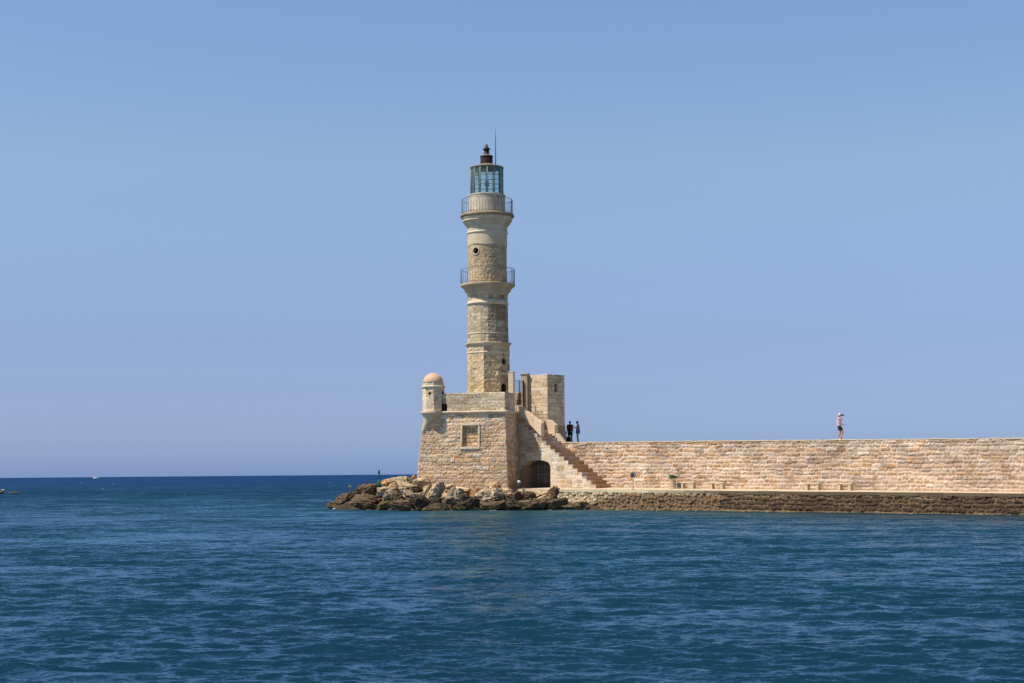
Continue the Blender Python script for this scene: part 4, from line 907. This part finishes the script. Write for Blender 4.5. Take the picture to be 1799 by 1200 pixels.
# ------------------------------------------------------------------ people
def cloth(name, col, r=.85): return mat(name, col, rough=r, var=.12, vscale=25)
M_SKIN = mat('skin', (.40, .22, .15), rough=.6, var=.08); M_SKIND = mat('tanned_skin', (.22, .115, .075), rough=.6, var=.08); M_HAIR = mat('dark_hair', (.015, .011, .009), rough=.6, var=.2)
def skinned(name, joints, edges, root, material, parent, levels=1):
    """one continuous surface grown over connected joints (position, radius)"""
    keys = list(joints); me = bpy.data.meshes.new(name); me.from_pydata([joints[k][0] for k in keys], [(keys.index(a), keys.index(b)) for a, b in edges], [])
    o = bpy.data.objects.new(name, me); COL.objects.link(o); sk = o.modifiers.new('Skin', 'SKIN'); sk.use_smooth_shade = True; sk.branch_smoothing = .4
    ly = me.skin_vertices[0].data if me.skin_vertices else None
    for i, k in enumerate(keys):
        r = joints[k][1]; ly[i].radius = r if hasattr(r, '__len__') else (r, r); ly[i].use_root = (k == root)
    ss = o.modifiers.new('Sub', 'SUBSURF'); ss.levels = levels; ss.render_levels = levels
    dg = bpy.context.evaluated_depsgraph_get(); ev = bpy.data.meshes.new_from_object(o.evaluated_get(dg)); bpy.data.objects.remove(o)
    ev.materials.clear(); ev.materials.append(material); 
    for p in ev.polygons: p.use_smooth = True
    return put(name, ev, parent)
def join_into(o, parts):
    """merge the given MB pieces into mesh object o so that the body stays one mesh"""
    bm = bmesh.new(); bm.from_mesh(o.data)
    for p in parts: bm.from_mesh(p.data)
    for f in bm.faces: f.smooth = True
    bm.to_mesh(o.data); bm.free()
    for p in parts: bpy.data.objects.remove(p)
def lerp(a, b, t): return tuple(x + (y - x) * t for x, y in zip(a, b))
def person(label, loc, rz, J, skin_m, clothes, hair=None, extras=None, scale=1.0):
    """J: joint positions in metres, x to the person's left, y forward (the way they face), z up"""
    root = empty('person', loc, rz); root.scale = (scale,) * 3; tag(root, label, 'person')
    R_ = dict(pelvis=(.18, .13), waist=(.165, .125), chest=(.19, .135), neck0=(.075, .075), neck=(.055, .055), head=(.06, .07))
    jt = {k: (J[k], r) for k, r in R_.items()}
    ed = [('pelvis', 'waist'), ('waist', 'chest'), ('chest', 'neck0'), ('neck0', 'neck'), ('neck', 'head')]
    for s in 'lr':
        for k, r in (('sh', .068), ('el', .053), ('wr', .035), ('palm', (.036, .018)), ('hip', .11), ('kn', .076), ('cf', .074), ('an', .046), ('ball', (.04, .03)), ('toe', (.035, .02))):
            if k == 'cf': jt[k + s] = (lerp(J['kn' + s], J['an' + s], .3), r)
            else: jt[k + s] = (J[k + s], r)
        ed += [('chest', 'sh' + s), ('sh' + s, 'el' + s), ('el' + s, 'wr' + s), ('wr' + s, 'palm' + s), ('pelvis', 'hip' + s), ('hip' + s, 'kn' + s), ('kn' + s, 'cf' + s), ('cf' + s, 'an' + s), ('an' + s, 'ball' + s), ('ball' + s, 'toe' + s)]
    body = skinned('body', jt, ed, 'pelvis', skin_m, root, 1)
    h = np.array(J['head']) + np.array((0, 0, .02)); f = np.array(J.get('look', (0, 1, 0)), float); f /= np.linalg.norm(f); sd = np.cross(f, (0, 0, 1.)); sd /= np.linalg.norm(sd); up = np.cross(sd, f)
    hd = MB(); P, Fc = ico(3); q = P.copy(); jaw = np.clip(-q[:, 2], 0, 1); V = np.outer(q[:, 0] * .074 * (1 - .25 * jaw), sd) + np.outer(q[:, 1] * .094 * (1 - .12 * jaw) + .012 * jaw, f) + np.outer(q[:, 2] * .117, up) + h; hd.add(V, Fc, (.5, .5, .5), True)
    nose = h + f * .098 - up * .012; hd.ball(nose, (.013, .016, .02), 8)
    for s_ in (-1, 1):
        hd.ball(h + sd * .075 * s_ - up * .01, (.012, .018, .028), 8); hd.ball(h + f * .083 + sd * .03 * s_ + up * .012, (.012, .010, .008), 8)
    hd.ball(h + f * .088 - up * .055, (.022, .010, .008), 8)
    parts = [hd.build('h', skin_m)]
    for s in 'lr':                                             # fingers, each a short bent tapering chain
        pm = np.array(J['palm' + s]); wr = np.array(J['wr' + s]); d = pm - wr; d /= np.linalg.norm(d); cu = np.array(J.get('curl' + s, (0, 1, 0)), float); cu -= d * (cu @ d); cu /= np.linalg.norm(cu) + 1e-9; ac = np.cross(d, cu)
        fm = MB()
        for i, L in enumerate((.070, .078, .072, .058)):
            b = pm + d * .02 + ac * (.027 - .018 * i); fm.tube([b, b + d * L * .42, b + d * L * .74 + cu * L * .25, b + d * L * .86 + cu * L * .58], [.0095, .009, .008, .0065], 6)
        b = wr + d * .03 + ac * .03; fm.tube([b, b + ac * .025 + d * .022 + cu * .01, b + ac * .03 + d * .05 + cu * .028], [.012, .010, .008], 6)
        parts.append(fm.build('f', skin_m))
    join_into(body, parts)
    for nm, jn, en, rt, m in clothes: skinned(nm, {k: (v[0], v[1]) for k, v in jn.items()}, en, rt, m, root, 2)
    if hair:
        nm, m, k, back = hair; hb = MB(); P, Fc = ico(3); q = P.copy(); keep = (q[:, 2] > -.05) | (q[:, 1] < -.25); q[~keep] *= .8
        V = np.outer(q[:, 0] * .083, sd) + np.outer(q[:, 1] * .098 - .008, f) + np.outer(q[:, 2] * .118 + .014, up) + h; 
        hb.add(V, Fc, (.1, .1, .1), True)
        if back: hb.ball(h - f * .10 + up * .06, (.05, .05, .05), 10)
        if k == 'cap':
            hb.add([h + up * .045 + sd * a + f * b - up * (.02 * (b > .1)) for a, b in ((-.07, .06), (.07, .06), (.06, .17), (-.06, .17))] + [h + up * .055 + sd * a + f * b - up * (.02 * (b > .1)) for a, b in ((-.07, .06), (.07, .06), (.06, .17), (-.06, .17))], [(3, 2, 1, 0), (4, 5, 6, 7), (0, 1, 5, 4), (1, 2, 6, 5), (2, 3, 7, 6), (3, 0, 4, 7)])
        hb.build(nm, m, root)
    return root
def standing(**k):
    J = dict(pelvis=(0, 0, .95), waist=(0, .0, 1.10), chest=(0, -.01, 1.32), neck0=(0, -.01, 1.45), neck=(0, .0, 1.50), head=(0, .02, 1.58),
             shl=(.17, -.01, 1.40), shr=(-.17, -.01, 1.40), ell=(.22, -.03, 1.12), elr=(-.22, -.03, 1.12), wrl=(.23, .04, .88), wrr=(-.23, .04, .88), palml=(.23, .06, .81), palmr=(-.23, .06, .81),
             hipl=(.09, 0, .86), hipr=(-.09, 0, .86), knl=(.10, .02, .48), knr=(-.10, .02, .48), anl=(.10, -.02, .08), anr=(-.10, -.02, .08), balll=(.11, .09, .035), ballr=(-.11, .09, .035), toel=(.11, .17, .03), toer=(-.11, .17, .03))
    J.update(k); return J
def shirt(J, m, r=1.0, sleeve=.6, hem=.90):
    j = dict(hem=((J['pelvis'][0], J['pelvis'][1], hem - .04), (.215 * r, .17 * r)), waist=(J['waist'], (.205 * r, .165 * r)), chest=(J['chest'], (.22 * r, .165 * r)), neck0=(lerp(J['neck0'], J['chest'], .15), (.095 * r, .09 * r)))
    e = [('hem', 'waist'), ('waist', 'chest'), ('chest', 'neck0')]
    if sleeve:
        for s in 'lr': j['sh' + s] = (J['sh' + s], .088 * r); j['sl' + s] = (lerp(J['sh' + s], J['el' + s], sleeve), .062 * r); e += [('chest', 'sh' + s), ('sh' + s, 'sl' + s)]
    return ('shirt', j, e, 'waist', m)
def shorts(J, m, k=.75, r=1.0, name='shorts'):
    j = dict(pelvis=(J['pelvis'], (.19 * r, .15 * r)), top=(lerp(J['pelvis'], J['waist'], .5), (.175 * r, .14 * r))); e = [('pelvis', 'top')]
    for s in 'lr': j['hip' + s] = (J['hip' + s], .132 * r); j['le' + s] = (lerp(J['hip' + s], J['kn' + s], k), .122 * r); e += [('pelvis', 'hip' + s), ('hip' + s, 'le' + s)]
    return (name, j, e, 'pelvis', m)
def shoes(J, m):
    out = []
    for s in 'lr':
        out.append(('shoe', dict(a=(J['an' + s], (.048, .045)), b=(J['ball' + s], (.05, .04)), t=(J['toe' + s], (.042, .03))), [('a', 'b'), ('b', 't')], 'a', m))
    return out
def on_wall(px, off):
    """a point on the walkway of the breakwater whose picture x is px, off metres behind its face"""
    k = (px - CX) / F; b = W1 - no_ * off; t = (k * b[1] - b[0]) / (u_[0] - k * u_[1]); p = b + u_ * t; return (p[0], p[1], ztop(t) + .05)
# facing: local +y turned to a world direction
def face(dx, dy): return math.atan2(-dx, dy)
# man on the wall, walking to the right, camera to his eye
J = standing(knr=(-.09, .06, .50), anr=(-.09, -.08, .09), ballr=(-.10, .03, .035), toer=(-.10, .11, .03), knl=(.09, .24, .52), anl=(.09, .10, .10), balll=(.10, .20, .04), toel=(.10, .27, .035),
             shr=(-.17, 0, 1.40), elr=(-.24, -.05, 1.14), wrr=(-.20, .14, 1.00), palmr=(-.18, .21, .99), curlr=(0, 0, -1),
             ell=(.21, .20, 1.26), wrl=(.08, .20, 1.47), palml=(.05, .16, 1.54), curll=(-1, 0, 0), head=(0, .05, 1.58), look=(0, 1, -.05))
pinkm = cloth('pink_cotton', (.66, .42, .48)); blackm = cloth('black_cotton', (.016, .016, .02)); 
man = person('man on the long wall in pink shirt, black shorts and pale cap, photographing', on_wall(1475, .5), face(.94, -.33), J, M_SKIN,
       [shirt(J, pinkm, 1.05), shorts(J, blackm, .8), ('shoe', dict(a=(J['anl'], .05), b=(J['balll'], (.05, .04)), t=(J['toel'], (.042, .03))), [('a', 'b'), ('b', 't')], 'a', cloth('grey_shoe', (.06, .07, .09))),
        ('shoe', dict(a=(J['anr'], .05), b=(J['ballr'], (.05, .04)), t=(J['toer'], (.042, .03))), [('a', 'b'), ('b', 't')], 'a', cloth('white_shoe', (.55, .53, .45)))],
       hair=('cap', cloth('white_cap', (.66, .60, .55)), 'cap', False))
def held(name, label, cat, host, P, d, m, ax=(1, 0, 0)):
    mb = MB(); mb.box((0, 0, 0), d); 
    o = mb.build(name, m); bv = o.modifiers.new('Bevel', 'BEVEL'); bv.width = .006
    c, s = math.cos(host.rotation_euler.z), math.sin(host.rotation_euler.z); o.location = (host.location.x + P[0] * c - P[1] * s, host.location.y + P[0] * s + P[1] * c, host.location.z + P[2]); o.rotation_euler = (0, 0, host.rotation_euler.z)
    tag(o, label, cat); return o
cm = MB(); cm.box((0, 0, 0), (.135, .06, .095)); cm.box((0, -.005, .058), (.05, .045, .03)); cm.tube([(0, .03, 0), (0, .12, 0)], [.036, .04], 12); cm.box((-.055, .02, -.005), (.03, .03, .08))
o = cm.build('camera', M_DARK); P = (.02, .20, 1.585); a = man.rotation_euler.z; o.location = (man.location.x + P[0] * math.cos(a) - P[1] * math.sin(a), man.location.y + P[0] * math.sin(a) + P[1] * math.cos(a), man.location.z + P[2]); o.rotation_euler = (0, 0, a); o.name = 'photo_camera'; tag(o, 'black camera raised to the face of the man in pink', 'camera')
held('notebook', 'dark green folded leaflet in the lowered hand of the man in pink', 'leaflet', man, (-.17, .32, .965), (.10, .24, .012), mat('leaflet_green', (.04, .14, .12), rough=.6))
# woman in blue reading her phone
J = standing(shl=(.15, 0, 1.38), shr=(-.15, 0, 1.38), ell=(.19, -.01, 1.12), elr=(-.19, -.01, 1.12), wrl=(.08, .20, 1.17), wrr=(-.08, .20, 1.17), palml=(.045, .26, 1.20), palmr=(-.045, .26, 1.20), curll=(-1, 0, .3), curlr=(1, 0, .3), head=(0, .06, 1.56), neck=(0, .02, 1.49), look=(0, 1, -.45), knl=(.07, .03, .47), knr=(-.07, .06, .47))
bluem = cloth('blue_cotton', (.035, .10, .30))
def dress(J, m): return ('dress', dict(ch=(lerp(J['chest'], J['neck0'], .1), (.19, .14)), wa=(J['waist'], (.185, .15)), pe=((0, 0, .92), (.225, .19)), he=((0, .0, .66), (.24, .21))), [('ch', 'wa'), ('wa', 'pe'), ('pe', 'he')], 'wa', m)
wom = person('woman in a short sleeveless blue dress looking down at her phone on the wall', on_wall(1016, 3.1), face(-.94, -.25), J, M_SKIN, [dress(J, bluem)] + shoes(J, blackm), hair=('hair', M_HAIR, '', True), scale=.97)
held('phone', 'dark phone held in both hands by the woman in blue', 'phone', wom, (0, .30, 1.20), (.075, .02, .15), M_DARK)
# man with his back turned, in the shade of the blockhouse
J = standing(shl=(.19, 0, 1.41), shr=(-.19, 0, 1.41), ell=(.235, -.04, 1.13), elr=(-.235, -.04, 1.13), wrl=(.235, .05, .90), wrr=(-.22, .08, .92), palml=(.235, .07, .82), palmr=(-.22, .10, .84), anl=(.13, -.02, .08), knl=(.12, .02, .48), balll=(.14, .09, .035), toel=(.14, .17, .03))
person('broad man in a maroon shirt and dark green shorts standing beside the guardhouse', on_wall(1002, 3.9), face(.3, .95), J, M_SKIND, [shirt(J, cloth('maroon_cotton', (.09, .018, .03)), 1.12, .75, .98), shorts(J, cloth('dark_green_cotton', (.022, .035, .035)), .85, 1.08)] + shoes(J, blackm), hair=('hair', M_HAIR, '', False), scale=.99)
# seated person leaning in the shade
Js = dict(pelvis=(0, 0, .12), waist=(0, -.03, .27), chest=(0, -.03, .48), neck0=(0, 0, .62), neck=(0, .02, .66), head=(0, .05, .74), shl=(.17, -.01, .56), shr=(-.17, -.01, .56), ell=(.24, .10, .34), elr=(-.24, .10, .34), wrl=(.14, .30, .42), wrr=(-.14, .30, .42), palml=(.09, .36, .43), palmr=(-.09, .36, .43),
          hipl=(.10, .05, .12), hipr=(-.10, .05, .12), knl=(.13, .42, .46), knr=(-.13, .42, .46), anl=(.12, .52, .09), anr=(-.12, .52, .09), balll=(.12, .62, .035), ballr=(-.12, .62, .035), toel=(.12, .70, .03), toer=(-.12, .70, .03), look=(0, 1, -.3))
person('dark haired person in a white shirt sitting in the shade of the guardhouse', on_wall(993.5, 3.3), face(.9, -.35), Js, M_SKIND, [shirt(Js, cloth('white_cotton', (.55, .56, .60)), 1.0, .5, .16), shorts(Js, blackm, .98, 1.0, 'trousers')] + shoes(Js, blackm), hair=('hair', M_HAIR, '', False))
def backpack():
    p = on_wall(998.5, 3.5); m = MB(); m.lathe([(.10, .01), (.17, .04), (.19, .2), (.17, .36), (.10, .44), (.03, .46)], (0, 0), 14, (.1, .1, .1)); m.box((0, -.16, .16), (.22, .08, .2)); m.tube([(-.05, 0, .44), (-.05, 0, .5), (.05, 0, .5), (.05, 0, .44)], .012, 6)
    o = m.build('backpack', cloth('black_nylon', (.02, .02, .022))); o.location = p; tag(o, 'dark backpack standing on the wall by the man in maroon', 'backpack')
backpack()

# ------------------------------------------------------------------ furniture of the quay
def on_path(px, off):
    k = (px - CX) / F; b = W1 + no_ * off; t = (k * b[1] - b[0]) / (u_[0] - k * u_[1]); p = b + u_ * t; return np.array([p[0], p[1], zpath(t, off)]), t
def bench(pxa, pxb, label, off=.55, wear=0):
    A, ta = on_path(pxa, off); B, tb = on_path(pxb, off); c = (A + B) / 2; L = tb - ta; root = empty('stone_bench', c, math.atan2(u_[1], u_[0])); tag(root, label, 'bench', 'stone benches against the breakwater wall')
    col = (.54, .43, .29)
    def part(name, cc, d, k=1.0): 
        m = MB(); m.box(cc, d, col=np.array(col) * k); o = m.build(name, M_STONE, root); bv = o.modifiers.new('Bevel', 'BEVEL'); bv.width = .015; bv.segments = 2
    part('seat', (0, 0, .43), (L, .42, .10), 1.05); part('leg', (-L / 2 + .2, 0, .19), (.2, .34, .38)); part('leg', (L / 2 - .2, 0, .19), (.2, .34, .38), .95)
bench(1196, 1222, 'stone bench nearest the stairs, beside the fluted column stub'); bench(1247, 1274, 'second stone bench from the stairs, standing alone along the wall')
bench(1414, 1442, 'third stone bench from the stairs, against the long wall'); bench(1471, 1499, 'stone bench farthest from the stairs, below the walking man')
def column_stub():
    p, t = on_path(1181, .75); root = empty('column_stub', p); tag(root, 'short fluted stone column stub standing on the quay under a green floodlight', 'column')
    m = MB(); n = 48; V = []; prof = [(.28, .0), (.28, .05), (.25, .08), (.245, .60), (.25, .64)]
    for r, z in prof:
        for i in range(n): a = 2 * PI * i / n; rr = r * (1 - (.10 if i % 4 in (1, 2) and .06 < z < .62 else 0)); V.append((rr * math.cos(a), rr * math.sin(a), z))
    m.add(V, [(j * n + i, j * n + (i + 1) % n, (j + 1) * n + (i + 1) % n, (j + 1) * n + i) for j in range(len(prof) - 1) for i in range(n)] + [tuple((len(prof) - 1) * n + i for i in range(n))], (.50, .40, .26)); m.build('shaft', M_STONE, root)
    fl = empty('floodlight', (p[0], p[1], p[2] + .645), .5); tag(fl, 'green weathered floodlight lying on top of the column stub', 'floodlight'); gm = mat('verdigris', (.04, .10, .075), rough=.6, var=.4, vscale=12)
    m = MB(); V = [(-.26, -.1, .05), (.26, -.13, .05), (.26, .13, .05), (-.26, .1, .05), (-.18, -.14, .30), (.30, -.17, .22), (.30, .17, .22), (-.18, .14, .30)]; m.add(V, [(3, 2, 1, 0), (4, 5, 6, 7), (0, 1, 5, 4), (1, 2, 6, 5), (2, 3, 7, 6), (3, 0, 4, 7)]); 
    for i in range(5): m.box((-.15 + .09 * i, 0, .31 - .02 * i), (.015, .24, .07))
    m.build('housing', gm, fl)
    m = MB(); m.tube([(-.02, -.19, .02), (-.02, -.19, .2)], .014, 6); m.tube([(-.02, .19, .02), (-.02, .19, .2)], .014, 6); m.box((-.02, 0, .012), (.08, .4, .02)); m.build('bracket', M_DARK, fl)
column_stub()
def flood(px, off, label, rz, name='floodlight', s=1.0, body=None, tilt=.5, pole=0.0, P=None):
    p = P if P is not None else on_path(px, off)[0]; root = empty(name, p, rz); tag(root, label, 'floodlight'); body = body or mat('dark_housing', (.035, .045, .055), rough=.5, var=.2)
    m = MB(); m.tube([(0, 0, 0), (0, 0, .06 + pole)], .022, 8); m.box((0, 0, .01), (.16 * s, .16 * s, .02)); m.tube([(-.13 * s, 0, .22 * s + pole), (-.13 * s, 0, .06 + pole), (.13 * s, 0, .06 + pole), (.13 * s, 0, .22 * s + pole)], .012, 6); m.build('stand', M_RUST, root)
    m = MB(); ct, st = math.cos(tilt), math.sin(tilt); z0 = .22 * s + pole
    def T(x, y, z): return (x, y * ct - z * st, z0 + y * st + z * ct)
    w_, d_, h_ = .13 * s, .10 * s, .11 * s
    m.add([T(-w_, -d_, -h_), T(w_, -d_, -h_), T(w_ * .7, d_, -h_ * .7), T(-w_ * .7, d_, -h_ * .7), T(-w_, -d_, h_), T(w_, -d_, h_), T(w_ * .7, d_, h_ * .7), T(-w_ * .7, d_, h_ * .7)], [(3, 2, 1, 0), (4, 5, 6, 7), (0, 1, 5, 4), (1, 2, 6, 5), (2, 3, 7, 6), (3, 0, 4, 7)])
    h = m.build('housing', body, root); m = MB(); m.add([T(-w_ * .9, -d_ - .006, -h_ * .9), T(w_ * .9, -d_ - .006, -h_ * .9), T(w_ * .9, -d_ - .006, h_ * .9), T(-w_ * .9, -d_ - .006, h_ * .9), T(-w_ * .9, -d_ + .004, -h_ * .9), T(w_ * .9, -d_ + .004, -h_ * .9), T(w_ * .9, -d_ + .004, h_ * .9), T(-w_ * .9, -d_ + .004, h_ * .9)], [(0, 1, 2, 3), (7, 6, 5, 4), (0, 4, 5, 1), (1, 5, 6, 2), (2, 6, 7, 3), (3, 7, 4, 0)]); m.build('lens', mat('lamp_glass', (.3, .34, .36), rough=.15, spec=.6), h)
    return root
flood(1112, 2.9, 'dark floodlight on a thin rusty pole near the foot of the stairs', math.radians(60), 'pole_floodlight', 1.5, tilt=-.5, pole=.68)
flood(1193, .7, 'blue grey floodlight lying on the paving between column stub and bench', 2.2, 'floodlight', 1.35, body=mat('blue_grey_housing', (.07, .10, .14), rough=.5), tilt=.9)
flood(0, 0, 'white floodlight standing on the quay at the corner of bastion and arch', 2.6, 'floodlight', .95, body=mat('pale_grey_housing', (.45, .45, .44), rough=.5), tilt=.6, P=np.array(at(912, 856.5, 115.4)), pole=.2)
# green beacon and small post on the rocks
def beacon():
    c = np.array(at(666, 850, 114.9)); root = empty('green_beacon', c); tag(root, 'small dark green navigation beacon on a mast among the rocks', 'beacon')
    m = MB(); m.lathe([(.15, -.2), (.14, .02), (.055, .32), (.04, .34)], (0, 0), 12); m.build('base', M_GREEN, root)
    m = MB(); m.lathe([(.035, .3), (.032, .8)], (0, 0), 10); m.build('mast', mat('dark_green_paint', (.008, .045, .035), rough=.5), root)
    m = MB(); m.lathe([(.05, .72), (.09, .78), (.09, .82), (.06, .86), (.055, .94), (.08, .955), (.08, .975), (.03, 1.0), (.01, 1.05)], (0, 0), 14); m.build('lantern', mat('beacon_lantern', (.01, .02, .018), rough=.4), root)
beacon()
def lamp_post():
    c = np.array(at(615.5, 866, 117.3)); root = empty('lamp_post', c); tag(root, 'short post with a pale weathered lamp head on the point of rocks', 'lamp post')
    m = MB(); m.tube([(0, 0, -.1), (0, 0, .42)], .028, 8); m.build('post', mat('grey_post', (.16, .15, .14), rough=.7), root)
    m = MB(); m.box((-.03, 0, .50), (.2, .14, .13)); m.box((-.03, 0, .575), (.23, .17, .025)); m.build('lamp_head', mat('pale_housing', (.38, .34, .28), rough=.6, var=.3, vscale=15), root)
lamp_post()
# boats far out
def yacht():
    D = 2300.; c = np.array(at(168.5, 838.3, D)); c[2] = 0; root = empty('motor_yacht', c); tag(root, 'white motor yacht far out on the horizon at left', 'boat')
    m = MB(); n = 9; V = []
    for z, k in ((-.3, .8), (1.6, 1.0)):
        for i in range(n): t = i / (n - 1); V.append((-4.4 + 8.8 * t, -1.4 * k * (1 - max(0, t - .55) ** 2 / .2025), z + (.5 * t if z > 0 else 0)))
        for i in range(n): t = 1 - i / (n - 1); V.append((-4.4 + 8.8 * t, 1.4 * k * (1 - max(0, t - .55) ** 2 / .2025), z + (.5 * t if z > 0 else 0)))
    N = 2 * n; m.add(V, [(i, (i + 1) % N, N + (i + 1) % N, N + i) for i in range(N)] + [tuple(N + i for i in range(N))]); m.build('hull', M_WHITE, root)
    m = MB(); m.prism([(-3.6, -1.1), (1.6, -1.1), (2.4, 0), (1.6, 1.1), (-3.6, 1.1)], 1.5, 2.9, top=[(-3.4, -1), (.8, -1), (1.3, 0), (.8, 1), (-3.4, 1)]); m.prism([(-2.9, -.9), (.2, -.9), (.2, .9), (-2.9, .9)], 4.1, 4.35); m.tube([(-2.6, 0, 2.9), (-2.6, 0, 5.2)], .06, 6); m.build('cabin', M_WHITE, root)
    m = MB(); m.prism([(-2.7, -.85), (0, -.85), (0, .85), (-2.7, .85)], 2.9, 4.1); m.build('windscreen', mat('tinted_glass', (.22, .13, .10), rough=.3), root)
yacht()
def sailboat():
    D = 900.; c = np.array(at(1220, 828.8, D)); c[2] = 0; root = empty('sailing_boat', c, .4); tag(root, 'white sail tip of a distant boat showing above the long wall', 'sailing boat')
    m = MB(); n = 9; V = []
    for z, k in ((-.3, .6), (1.3, 1.0)):
        for i in range(n): t = i / (n - 1); V.append((-6 + 12 * t, -1.9 * k * math.sin(PI * (.12 + .88 * t)) ** .6, z))
        for i in range(n): t = 1 - i / (n - 1); V.append((-6 + 12 * t, 1.9 * k * math.sin(PI * (.12 + .88 * t)) ** .6, z))
    N = 2 * n; m.add(V, [(i, (i + 1) % N, N + (i + 1) % N, N + i) for i in range(N)] + [tuple(N + i for i in range(N))]); m.box((-1, 0, 1.6), (5, 2, .8)); m.build('hull', M_WHITE, root)
    top = 19.9; m = MB(); m.tube([(0, 0, 1), (0, 0, top)], [.12, .06], 8); m.tube([(-4.5, 0, 2.6), (0, 0, 2.6)], .08, 6); m.build('mast', mat('mast_alloy', (.6, .6, .6), rough=.4), root)
    for nm, pts in (('mainsail', ((0, .1, 2.8), (-4.4, .3, 2.8), (-.1, .1, top - .1))), ('jib', ((.2, 0, top - .4), (5.4, .2, 1.9), (.5, .5, 2.4)))):
        m = MB(); a, b, c_ = [np.array(p) for p in pts]; V = []; Fc = []; K = 8
        idx = {}
        for i in range(K + 1):
            for j in range(K + 1 - i):
                u, v = i / K, j / K; p = a * (1 - u - v) + b * u + c_ * v; p = p + np.array([0, 1.6 * u * v * 2 + 1.2 * u * (1 - u - v), 0]); idx[(i, j)] = len(V); V.append(p)
        for i in range(K):
            for j in range(K - i):
                Fc.append((idx[(i, j)], idx[(i + 1, j)], idx[(i, j + 1)]))
                if (i + 1, j + 1) in idx and i + j + 2 <= K: Fc.append((idx[(i + 1, j)], idx[(i + 1, j + 1)], idx[(i, j + 1)]))
        m.add(V, Fc, smooth=True); o = m.build(nm, M_WHITE, root); so_ = o.modifiers.new('Solidify', 'SOLIDIFY'); so_.thickness = .04
sailboat()
# low reef at the left edge with breaking water
def reef():
    for px, w_, h_, tone, lab, sd_ in ((1, 11, 7, 'brown', 'brown reef rock breaking the surface at the far left edge', 11), (24, 17, 3, 'olive', 'low weedy reef rock awash, just right of the brown reef rock at the left edge', 12)):
        D = 2.6 * F / (867.5 - (HY - .0085 * (px - CX))); c = np.array(at(px, 867 - h_ * .35, D)); P, Fc = ico(4); k = fbm(P[:, 0] * 2 + sd_, P[:, 1] * 2, P[:, 2] * 2, 3, 3) - .5; P = P * (1 + .9 * k[:, None]); P = P / np.abs(P).max(0) * np.array([w_, w_ * .7, h_]) * D / F / 2 * 1.2
        mb = MB(); mb.add(P + c, Fc, np.clip(np.array(TONES[tone]) * (1 + 1.2 * k[:, None]), .01, .8), True); o = mb.build('reef_rock', M_ROCK, None, c); o.location = c; tag(o, lab, 'rock')
reef()
def foam():
    rng = np.random.default_rng(6); mb = MB()
    def puff(px, py, w_, n, hh=.06):
        hy = HY - .0085 * (px - CX); D = CAMH * F / max(2.5, py - hy); c = np.array(at(px, py, D)); c[2] = .02; s = D / F; P, Fc = ico(2)
        for _ in range(n):
            q = c + np.array([rng.normal() * w_ * .35 * s, rng.normal() * w_ * .5 * s, 0]); r = rng.uniform(.12, .3) * w_ * s; mb.add(P * np.array([r, r * .6, min(hh, r * .5)]) * (1 + .3 * rng.random((len(P), 1))) + q, Fc, (.8, .8, .8), True)
    puff(607, 894, 22, 26); puff(598, 893.5, 20, 14, .03); puff(1352, 895.5, 18, 26, .10); puff(3, 861, 6, 6, .25)
    for px, py in ((142, 848.5), (181, 859.5), (199, 849.6), (578, 847.5), (326, 869)): puff(px, py, 2.6 if py > 850 else 2.0, 4, .10)
    for _ in range(16):                                          # lace of bubbles along quay and rocks
        px = rng.uniform(640, 1790); t = max(0, min(1, (px - 1060) / 739)); y = 896.2 + (0 if px < 1060 else t * 8.4); puff(px, y + rng.uniform(-.2, .9), rng.uniform(2, 6), 3, .012)
    o = mb.build('foam', mat('foam', (.55, .60, .62), rough=.9, var=.2)); tag(o, 'thin white foam and whitecaps on the water', 'foam', kind='stuff')
foam()
